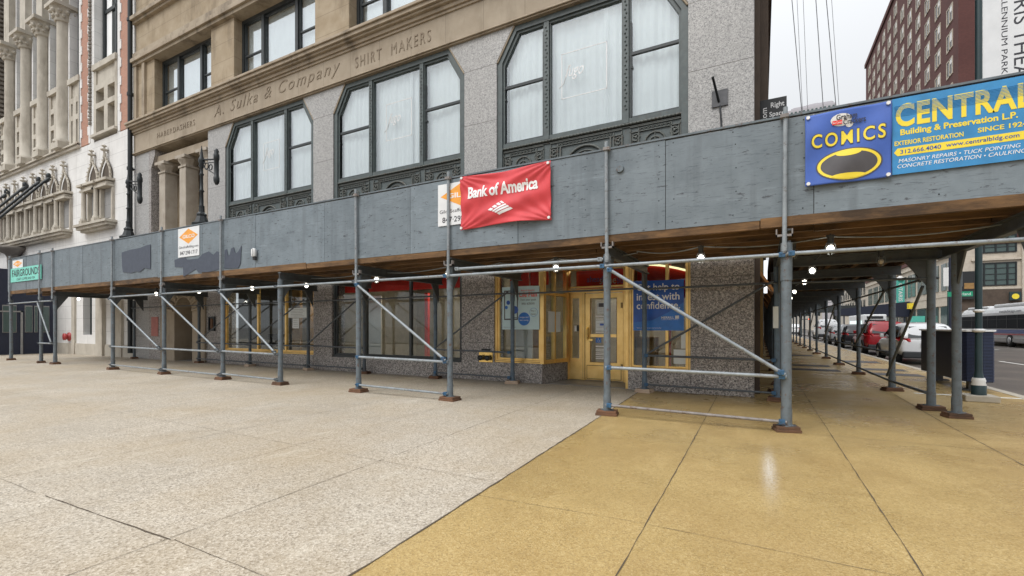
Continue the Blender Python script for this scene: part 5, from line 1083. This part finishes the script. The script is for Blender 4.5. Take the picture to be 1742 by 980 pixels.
for i in range(34):
    z = .22 + i * .028; m.path([(3.495, 12.36, z), (3.555, 12.19, z), (3.75, 12.07, z), (3.935, 12.17, z), (3.995, 12.36, z)], .0075, 4)
m.build('vent_screen', 'navy_light', NR); m = MB(); m.prism([(3.47, 12.33), (3.54, 12.17), (3.75, 12.04), (3.95, 12.15), (4.02, 12.33), (4.02, 14.93), (3.47, 14.93)], 'z', 1.18, 1.215); m.build('lid', 'white', NR)
for y in (12.6, 14.6):
    m = MB(); m.box(3.68, 3.82, y - .07, y + .07, .03, .2); m.box(3.58, 3.92, y - .12, y + .12, 0, .03); m.build('leg', 'galv_plate', NR)
# ================================================================== vehicles
def loft(stations, ring, mat, name, par, sub=2, caps=True):
    """stations: list of dict args to ring() -> list of (x,z); y from the first value"""
    m = MB(); rs = [(y, ring(*a)) for y, a in stations]; n = len(rs[0][1]); vs = [(x, y, z) for y, r in rs for x, z in r]
    fs = [(k * n + i, k * n + (i + 1) % n, (k + 1) * n + (i + 1) % n, (k + 1) * n + i) for k in range(len(rs) - 1) for i in range(n)]
    if caps: fs += [list(range(n)), list(range((len(rs) - 1) * n, len(rs) * n))]
    m.add(vs, fs, 0, True); o = m.build(name, mat, par)
    if sub: s = o.modifiers.new('smooth', 'SUBSURF'); s.levels = sub; s.render_levels = sub
    return o
def suv(xl, yr0, mat, label, sc=1.0, group='cars along the side street', tall=1.0, name='parked_car'):
    cx = xl + .93 * sc; zg = -.22; T = thing(name, label, 'car', (cx, yr0 + 2.3, zg), group)
    Yf = lambda v: yr0 + v * sc; Zf = lambda v: zg + v * sc * tall
    def low(w, zl, zm, zt):
        h = [(w * .86, zl), (w, zl + .16), (w * 1.01, zm), (w * .97, zt - .05), (w * .84, zt), (w * .4, zt + .02)]
        return [(cx + a * sc, Zf(z)) for a, z in h] + [(cx - a * sc, Zf(z)) for a, z in reversed(h)]
    st = [(0.0, (.74, .42, .62, .86)), (.03, (.80, .36, .64, .98)), (.14, (.88, .30, .66, 1.06)), (.8, (.92, .26, .68, 1.06)), (1.7, (.92, .25, .68, 1.04)), (2.7, (.92, .25, .66, 1.02)), (3.4, (.91, .26, .64, 1.01)), (4.1, (.87, .28, .58, .94)), (4.5, (.76, .32, .5, .80)), (4.6, (.62, .38, .5, .68))]
    loft([(Yf(a), b) for a, b in st], low, mat, 'body', T)
    def up(zb, zt, wb, wt):
        h = [(wb, zb), (wb + (wt - wb) * .5, zb + (zt - zb) * .55), (wt, zt - .05), (wt * .82, zt), (wt * .3, zt + .02)]
        return [(cx + a * sc, Zf(z)) for a, z in h] + [(cx - a * sc, Zf(z)) for a, z in reversed(h)]
    cab = loft([(Yf(a), b) for a, b in [(.02, (.98, 1.03, .82, .80)), (.14, (.98, 1.3, .84, .74)), (.32, (.98, 1.56, .84, .68)), (.55, (.98, 1.62, .85, .66)), (1.5, (.98, 1.66, .86, .67)), (2.3, (.98, 1.60, .86, .66)), (2.95, (.98, 1.28, .85, .72)), (3.4, (.98, 1.04, .82, .78))]], up, mat, 'cabin', T)
    def sx(z): return .875 - (z - 1.0) * .285
    for s in (-1, 1):
        for pts in ([(.55, 1.08), (.66, 1.46), (1.28, 1.52), (1.28, 1.06)], [(1.36, 1.06), (1.36, 1.52), (2.1, 1.50), (2.1, 1.05)], [(2.18, 1.05), (2.18, 1.49), (2.38, 1.46), (2.98, 1.10), (3.0, 1.05)]):
            m = MB(); a = [(cx + s * (sx(z) + .012) * sc, Yf(y), Zf(z)) for y, z in pts]; b_ = [(cx + s * (sx(z) - .03) * sc, Yf(y), Zf(z)) for y, z in pts]; n = len(a)
            m.add(a + b_, [list(range(n)), list(range(2 * n - 1, n - 1, -1))] + [(i, (i + 1) % n, n + (i + 1) % n, n + i) for i in range(n)]); m.build('side_window', 'car_glass', T)
        m = MB(); m.box(cx + s * .95 * sc - .07, cx + s * .95 * sc + .07, Yf(2.72), Yf(2.86), Zf(1.02), Zf(1.18)); m.build('mirror', mat, T, bev=.03)
        m = MB(); P = [(.62, .02), (.93, .30), (.90, .52), (.72, .06)]
        a = [(cx + s * .60 * sc, Yf(-.02), Zf(.90)), (cx + s * .91 * sc, Yf(.22), Zf(.93)), (cx + s * .92 * sc, Yf(.62), Zf(1.03)), (cx + s * .86 * sc, Yf(.10), Zf(1.07)), (cx + s * .66 * sc, Yf(.0), Zf(1.03))]
        b_ = [(x - s * .08, y + .05, z) for x, y, z in a]; m.add(a + b_, [[0, 1, 2, 3, 4], [9, 8, 7, 6, 5]] + [(i, (i + 1) % 5, 5 + (i + 1) % 5, 5 + i) for i in range(5)]); m.build('tail_light', 'tail', T)
        for yw in (.82, 3.62):
            m = MB(); m.lathe((cx + s * .70 * sc, Yf(yw), Zf(.34)), [(.2, 0), (.33 * sc, .0), (.35 * sc, .05), (.35 * sc, .19), (.33 * sc, .24), (.22, .245)] if s > 0 else [(.2, 0), (.33 * sc, .0), (.35 * sc, -.05), (.35 * sc, -.19), (.33 * sc, -.24), (.22, -.245)], 20, axis='x'); w = m.build('wheel', 'tyre', T)
            r = MB(); r.lathe((cx + s * .95 * sc, Yf(yw), Zf(.34)), [(.04, .01), (.21 * sc, 0)], 10, axis='x'); r.build('rim', 'rim', w)
            m = MB(); m.arc((0, 0), 0, 0, 1, 0, .01, 1); ar = MB()
            for i in range(10):
                t0, t1 = math.pi * i / 10, math.pi * (i + 1) / 10; ar.path([(cx + s * .925 * sc, Yf(yw) + .40 * sc * math.cos(t0), Zf(.34) + .40 * sc * math.sin(t0)), (cx + s * .925 * sc, Yf(yw) + .40 * sc * math.cos(t1), Zf(.34) + .40 * sc * math.sin(t1))], .035, 5)
            ar.build('wheel_arch', 'plastic_dark', T)
    m = MB(); a = [(-.64, .05, 1.06), (.64, .05, 1.06), (.56, .32, 1.50), (-.56, .32, 1.50)]; a = [(cx + x * sc, Yf(y - .035), Zf(z)) for x, y, z in a]; b_ = [(x, y + .06, z) for x, y, z in a]
    m.add(a + b_, [(0, 1, 2, 3), (7, 6, 5, 4)] + [(i, (i + 1) % 4, 4 + (i + 1) % 4, 4 + i) for i in range(4)]); m.build('rear_window', 'car_glass', T)
    m = MB(); a = [(-.70, 3.36, 1.08), (.70, 3.36, 1.08), (.58, 2.5, 1.52), (-.58, 2.5, 1.52)]; a = [(cx + x * sc, Yf(y + .05), Zf(z + .02)) for x, y, z in a]; b_ = [(x, y - .06, z - .05) for x, y, z in a]
    m.add(a + b_, [(0, 1, 2, 3), (7, 6, 5, 4)] + [(i, (i + 1) % 4, 4 + (i + 1) % 4, 4 + i) for i in range(4)]); m.build('windscreen', 'car_glass', T)
    MB().box(cx - .8 * sc, cx + .8 * sc, Yf(-.04), Yf(.2), Zf(.26), Zf(.52)).build('rear_bumper', 'plastic_dark', T, bev=.05)
    m = MB(); m.box(cx - .27, cx + .27, Yf(-.035), Yf(.1), Zf(.70), Zf(.85)); m.build('number_plate', 'white', T)
    m = MB(); m.box(cx - .88 * sc, cx - .80 * sc, Yf(.9), Yf(3.5), Zf(.22), Zf(.34)); m.box(cx + .8 * sc, cx + .88 * sc, Yf(.9), Yf(3.5), Zf(.22), Zf(.34)); m.build('sill', 'plastic_dark', T)
    return T
suv(4.8, 23.3, 'car_white', 'white parked suv with a dark rear window nearest the news rack', 1.0)
suv(4.8, 30.0, 'car_red', 'bright red parked suv in front of the white one', 1.03, tall=1.05)
suv(4.9, 38.5, 'car_black', 'black car waiting beyond the red suv', 1.0)
suv(5.2, 58, 'car_white', 'white van far down the side street beyond the black car', 1.1, tall=1.25)
suv(8.2, 66, 'car_silver', 'silver car driving in the middle lane far down the street', 1.0); suv(5.0, 46, 'car_silver', 'grey parked car between the black car and the white van', 1.0)
suv(3.9, 88, 'car_white', 'white car at the far crossing under the tunnel end', 1.05, tall=1.1)
# bus on the far lane
BU = thing('city_bus', 'white city bus with a navy and red stripe on the far lane', 'bus', (17.3, 50, -.135))
m = MB(); prof = [(16.05, .20), (16.0, .9), (16.0, 2.45), (16.15, 2.78), (16.4, 2.90), (18.2, 2.90), (18.45, 2.78), (18.55, 2.35), (18.55, .9), (18.5, .30)]
m.prism([(a, b - .135) for a, b in prof], 'y', 44.0, 56.2); m.build('body', 'bus_body', BU, bev=.12)
m = MB(); m.box(15.96, 16.0, 44.5, 55.9, 1.12, 2.12); m.box(16.1, 18.4, 56.2, 56.24, 1.0, 2.2); bwn = m.build('window_band', 'bus_glass', BU)
m = MB()
for y in (45.6, 47.2, 48.8, 50.4, 52.0, 53.6): m.box(15.945, 15.965, y, y + .07, 1.12, 2.12)
m.box(15.945, 15.965, 44.5, 55.9, 1.80, 1.83); m.build('window_bar', 'plastic_dark', bwn)
MB().box(15.97, 16.0, 44.1, 52, .78, 1.05).build('stripe', 'bus_blue', BU); MB().box(15.97, 16.0, 44.1, 51.6, .66, .74).build('stripe', 'bus_red', BU); MB().box(15.98, 16.02, 44.1, 56, .16, .42).build('skirt', 'bus_grey', BU)
for s, ys in ((1, (46.9, 53.6)), (-1, (46.9, 53.6))):
    for y in ys:
        x = 15.98 if s > 0 else 18.32; m = MB(); m.lathe((x, y, .27), [(.2, 0), (.46, 0), (.48, .04), (.48, .24), (.2, .26)], 20, axis='x'); w = m.build('wheel', 'tyre', BU); r = MB(); r.lathe((x - .03, y, .27), [(.1, -.01), (.24, 0), (.24, .04)], 12, axis='x'); r.build('rim', 'rim', w)
m = MB(); m.box(16.3, 18.2, 45, 50.5, 2.7, 3.0); m.box(16.25, 18.3, 51.5, 55.6, 2.7, 2.92); m.build('roof_pod', 'bus_body', BU, bev=.1)
text('transitchicago.com', (48.6, 45.2, 2.28, 2.48), 15.995, BU, 'text_dark', plane='yz', depth=.01)
# bus facing us under the tracks
B2 = thing('city_bus', 'bus facing us under the elevated tracks far down the street', 'bus', (14, 84, -.135))
m = MB(); m.box(12.6, 15.2, 80, 92, .2, 2.95); m.build('body', 'bus_body', B2, bev=.15); MB().box(12.75, 15.05, 79.95, 80.0, .9, 2.2).build('windscreen', 'car_glass', B2); MB().box(13.0, 14.8, 79.94, 80.0, 2.35, 2.7).build('destination_sign', 'black', B2)
m = MB()
for y in (81, 83, 85, 87, 89): m.box(12.55, 12.6, y, y + 1.5, 1.3, 2.1)
m.build('side_window', 'bus_light', B2)
# ================================================================== the far side of the street
T = thing('brick_tower', 'tall dark red brick office tower on a pale stone base', 'building', (45, 115, 0))
MB().box(24.2, 75, 86, 150, 12.6, 69).build('tower_wall', 'red_brick', T)
MB().box(24.2, 75, 86, 150, 0, 12.6).build('base_wall', 'beige', T)
g = MB(); g.box(24.0, 75, 85.8, 150, 12.4, 12.9); g.box(23.9, 75, 85.7, 150.2, 68.4, 69.4); g.box(24.05, 75, 85.85, 150, 22, 22.4); g.build('cornice', 'red_brick', T)
AX, AY = -.4714, .8819
def project(x, y, z):
    d = x * AX + y * AY; l = x * .8819 + y * .4714; return 871 + 790.5 * l / d, 555.4 - 790.5 * (z - 1.28) / d
def twin(x, y, z, ax):
    m = MB()
    if ax == 'x':       # window on the face that looks along -X
        m.ring([(y, z), (y + 2.4, z), (y + 2.4, z + 2.5), (y, z + 2.5)], [(y + .18, z + .18), (y + 2.22, z + .18), (y + 2.22, z + 2.32), (y + .18, z + 2.32)], 0, .12)
        m.box(y + 1.1, y + 1.3, 0, .1, z, z + 2.5); m.v = [(x - .1 + b, a, c) for a, b, c in m.v]
    else:
        m.ring([(x, z), (x + 1.7, z), (x + 1.7, z + 2.5), (x, z + 2.5)], [(x + .18, z + .18), (x + 1.52, z + .18), (x + 1.52, z + 2.32), (x + .18, z + 2.32)], y - .1, y + .02); m.box(x + .78, x + .92, y - .08, y + .02, z, z + 2.5)
    o = m.build('window', 'beige', T, origin=(x, y, z)); p = MB()
    if ax == 'x':
        p.box(x - .03, x + .01, y + .1, y + 2.3, z + .1, z + 2.4)
        k = MB(); k.box(x - .06, x - .02, y + .2, y + 1.05, z + random.uniform(.9, 2.0), z + 2.3); k.build('blind', 'white', o)
    else: p.box(x + .1, x + 1.6, y - .03, y + .01, z + .1, z + 2.4)
    p.build('pane', 'glass_dark', o); return o
n = 0
for k in range(16):
    z = 14.5 + 3.82 * k
    if z > 66: break
    for j in range(12):
        y = 88 + 5.1 * j; u, v = project(24.2, y, z + 2.5)
        if -25 < v < 205 and n < 84: twin(24.2, y, z, 'x'); n += 1
    for x in (29.5, 33.6):
        u, v = project(x, 86, z + 2.5)
        if -25 < v < 170 and n < 100: twin(x, 86, z, 'y'); n += 1
def bandwin(x0, x1, z0, z1, y=86):
    m = MB(); m.ring([(x0, z0), (x1, z0), (x1, z1), (x0, z1)], [(x0 + .15, z0 + .15), (x1 - .15, z0 + .15), (x1 - .15, z1 - .15), (x0 + .15, z1 - .15)], y - .12, y + .1)
    for x in (x0 + .9, (x0 + x1) / 2, x1 - .9): m.box(x - .09, x + .09, y - .1, y + .1, z0, z1)
    for f in (.25, .5, .75): m.box(x0, x1, y - .06, y + .1, z0 + (z1 - z0) * f - .05, z0 + (z1 - z0) * f + .05)
    o = m.build('band_window', 'black_metal', T); MB().box(x0 + .1, x1 - .1, y - .02, y - .005, z0 + .1, z1 - .1).build('pane', 'glass_mid', o)
bandwin(25.9, 30.0, 6.75, 9.9); bandwin(25.9, 30.0, 11.2, 14.2)
g = MB(); g.box(25.5, 30.4, 85.75, 86, 10.2, 10.45); g.box(25.5, 30.4, 85.75, 86, 6.3, 6.6); g.box(30.4, 31.4, 85.6, 86, 0, 13); g.build('base_trim', 'beige', T)
g = MB(); g.box(24.3, 31.2, 85.7, 86, 3.4, 6.3); g.build('shop_fascia', 'brown_side', T); MB().box(25.2, 30.3, 85.8, 86, .2, 4.6).build('shop_window', 'glass_dark', T)
g = MB()
for k in range(10): g.box(24.05, 24.2, 88 + 6 * k, 92.6 + 6 * k, .3, 4.2); g.box(24.1, 24.2, 88 + 6 * k, 90 + 6 * k, 6.6, 10.6); g.box(24.1, 24.2, 90.6 + 6 * k, 92.6 + 6 * k, 6.6, 10.6)
g.build('shop_window', 'glass_mid', T)
g = MB(); g.box(23.95, 24.2, 86, 150, 5.6, 6.0); g.box(23.95, 24.2, 86, 150, 11.4, 11.8); g.box(24.02, 24.2, 86, 150, 4.3, 5.6); g.build('string_course', 'beige', T)
# neighbours further on
def block(name, x0, x1, y0, y1, h, mat, label, rows, cols, face='x'):
    o = thing(name, label, 'building', ((x0 + x1) / 2, (y0 + y1) / 2, 0)); MB().box(x0, x1, y0, y1, 0, h).build('wall', mat, o); MB().box(x0 - .3, x1 + .3, y0 - .3, y1 + .3, h, h + .8).build('cornice', mat, o)
    for r in range(rows):
        for c in range(cols):
            z = 6 + r * (h - 7) / rows
            if face == 'x': y = y0 + (c + .25) * (y1 - y0) / cols; w = MB().box(x0 - .08, x0 + .05, y, y + .55 * (y1 - y0) / cols, z, z + 2.4)
            else: x = x0 + (c + .25) * (x1 - x0) / cols; w = MB().box(x, x + .55 * (x1 - x0) / cols, y0 - .08, y0 + .05, z, z + 2.4)
            w.build('window', 'glass_dark', o)
    return o
block('cream_building', 24.4, 45, 151, 185, 26, 'beige', 'cream stone building beyond the dark red tower', 5, 8)
block('grey_building', 26, 45, 186, 230, 22, 'beige_far', 'grey stone building near the end of the far side', 4, 8)
block('end_building', -14, 24, 245, 265, 24, 'beige_far', 'pale building closing the end of the side street', 5, 10, 'y')
g = thing('stepped_tower', 'pale grey stepped tower far away over the shed roof', 'building', (60, 300, 0))
for i, (xa, xb, zt) in enumerate(((12.3, 35.3, 120.9), (15.1, 34.7, 122.3), (16.2, 34.5, 123.2), (22.2, 34.2, 124.0), (23.9, 28.2, 124.8))):
    d = 300.0; fx = (xa, xb)
    MB().box(fx[0], fx[1], d + i * 1.5, d + 30, 0, zt).build('tower_stage', 'far_grey', g)
    if i < 4:
        m = MB()
        for k in range(12): x = fx[0] + (k + .3) * (fx[1] - fx[0]) / 12; m.box(x, x + .5 * (fx[1] - fx[0]) / 12, d + i * 1.5 - .2, d + i * 1.5, zt - 3.2, zt - 1.2)
        m.build('window_row', 'glass_mid', g)
# elevated railway over the street
E_ = thing('elevated_railway', 'dark elevated railway girders crossing the far end of the street', 'railway', (10, 160, 0))
g = MB(); g.box(-12, 23.8, 157, 158, 5.3, 7.0); g.box(-12, 23.8, 163, 164, 5.3, 7.0); g.box(-12, 23.8, 157.5, 163.5, 6.8, 7.1); g.build('girder', 'iron_dark', E_)
for x in (4.0, 19.0):
    for y in (157.5, 163.5): MB().box(x - .3, x + .3, y - .3, y + .3, -.13, 5.3).build('column', 'iron_dark', E_)
g = MB(); g.box(-12, 23.8, 156.8, 156.95, 8.0, 8.15); 
for k in range(18): g.box(-12 + 2 * k, -11.9 + 2 * k, 156.8, 156.95, 7.0, 8.1)
g.build('railing', 'iron', E_)
dk = MB(); dk.box(7.6, 20.5, 100, 101.2, 3.2, 6.2)
dk = thing('track_underside_shade', 'dark navy slab standing for the shaded underside of the elevated tracks', 'canopy', (17, 110, 3)); MB().prism([(13.5, 3.4), (23.8, 3.0), (23.8, 5.8), (13.5, 4.6)], 'y', 108, 116).build('canopy_roof', 'navy', dk)  # added dark slab in place of the shade under the tracks
for x in (14, 23): MB().box(x, x + .2, 108.2, 108.4, -.1, 3.3).build('pole', 'navy', dk)
# traffic signal, signs and far street furniture
tg = thing('traffic_light', 'traffic light glowing red above the far end of the tunnel', 'traffic light', (4.6, 70, 0))
MB().tube((4.6, 70, -.13), (4.6, 70, 5.2), .09, 8).build('pole', 'lampgreen', tg); h = MB().box(4.35, 4.85, 69.6, 69.95, 2.6, 3.9).build('signal_head', 'black', tg); m = MB(); m.ball((4.6, 69.55, 3.55), .17, 10); m.build('lit_lens', 'red_light', h); m = MB(); m.ball((5.5, 69.55, 2.2), .13, 10); m.build('lit_lens', 'red_light', h); MB().tube((4.6, 70, 2.2), (5.5, 69.7, 2.2), .05, 6).build('arm', 'lampgreen', tg)
sg = thing('street_name_sign', 'green street name sign on a thin pole above the bus', 'sign', (16.6, 57.5, 0)); MB().tube((15.45, 57.5, -.1), (15.45, 57.5, 4.6), .06, 8).build('pole', 'lampgreen', sg); MB().box(15.4, 17.15, 57.4, 57.46, 4.05, 4.5).build('board', 'green_sign', sg); text('Garland', (16.0, 17.0, 4.15, 4.4), 57.4, sg, 'text_white')
tb = thing('vertical_sign', 'teal vertical shop sign with white lettering on the far facade', 'sign', (23.2, 112, 7)); MB().box(22.7, 23.9, 111.8, 112, 5.4, 10.0).build('board', 'teal', tb); text('OTARIS', (23.0, 23.6, 6.0, 9.4), 111.8, tb, 'text_white', plane='cw', bold=.02); MB().lathe((23.3, 111.9, 10.0), [(.5, 0), (.5, .5), (.2, .8)], 10).build('finial', 'white', tb)
MB_ = MB().box(22.4, 24, 100, 101.5, 2.0, 3.0); tag(MB_.build('shop_awning', 'teal'), 'teal shop awning below the teal vertical sign', 'awning')
tag(MB().box(23.2, 23.9, 106, 107, 4.4, 5.4).build('hanging_sign', 'yellow'), 'small yellow hanging sign left of the teal sign', 'sign')
hs_ = thing('hanging_sign', 'green hanging sign with a yellow emblem beside the band window', 'sign', (29.3, 85.4, 5)); MB().box(29.1, 30.2, 85.3, 85.5, 4.75, 5.85).build('board', 'lampgreen', hs_); m = MB(); m.lathe((29.65, 85.3, 5.25), [(.36, -.04), (.36, 0)], 12, axis='y'); m.build('emblem', 'yellow', hs_)
bs = thing('vertical_sign', 'black vertical sign with a warm picture at the tower corner', 'sign', (25.3, 85.5, 6)); MB().box(24.4, 25.8, 85.3, 85.5, 5.0, 8.8).build('board', 'black', bs); MB().box(24.6, 25.6, 85.25, 85.3, 6.4, 7.2).build('print', 'wood_int', bs); MB().box(23.9, 24.3, 85.4, 85.5, 4.6, 8.6).build('side_board', 'white', bs)
lp = thing('lamp_post', 'far dark lamp post carrying small white banners', 'street lamp', (17.9, 66, 0)); MB().tube((17.9, 66, -.1), (17.9, 66, 11), .12, 8).build('shaft', 'navy', lp)
for s in (-1, 1): MB().box(17.9 + (.12 if s > 0 else -.55), 17.9 + (.55 if s > 0 else -.12), 65.95, 66, 5.6, 7.6).build('banner', 'white', lp)
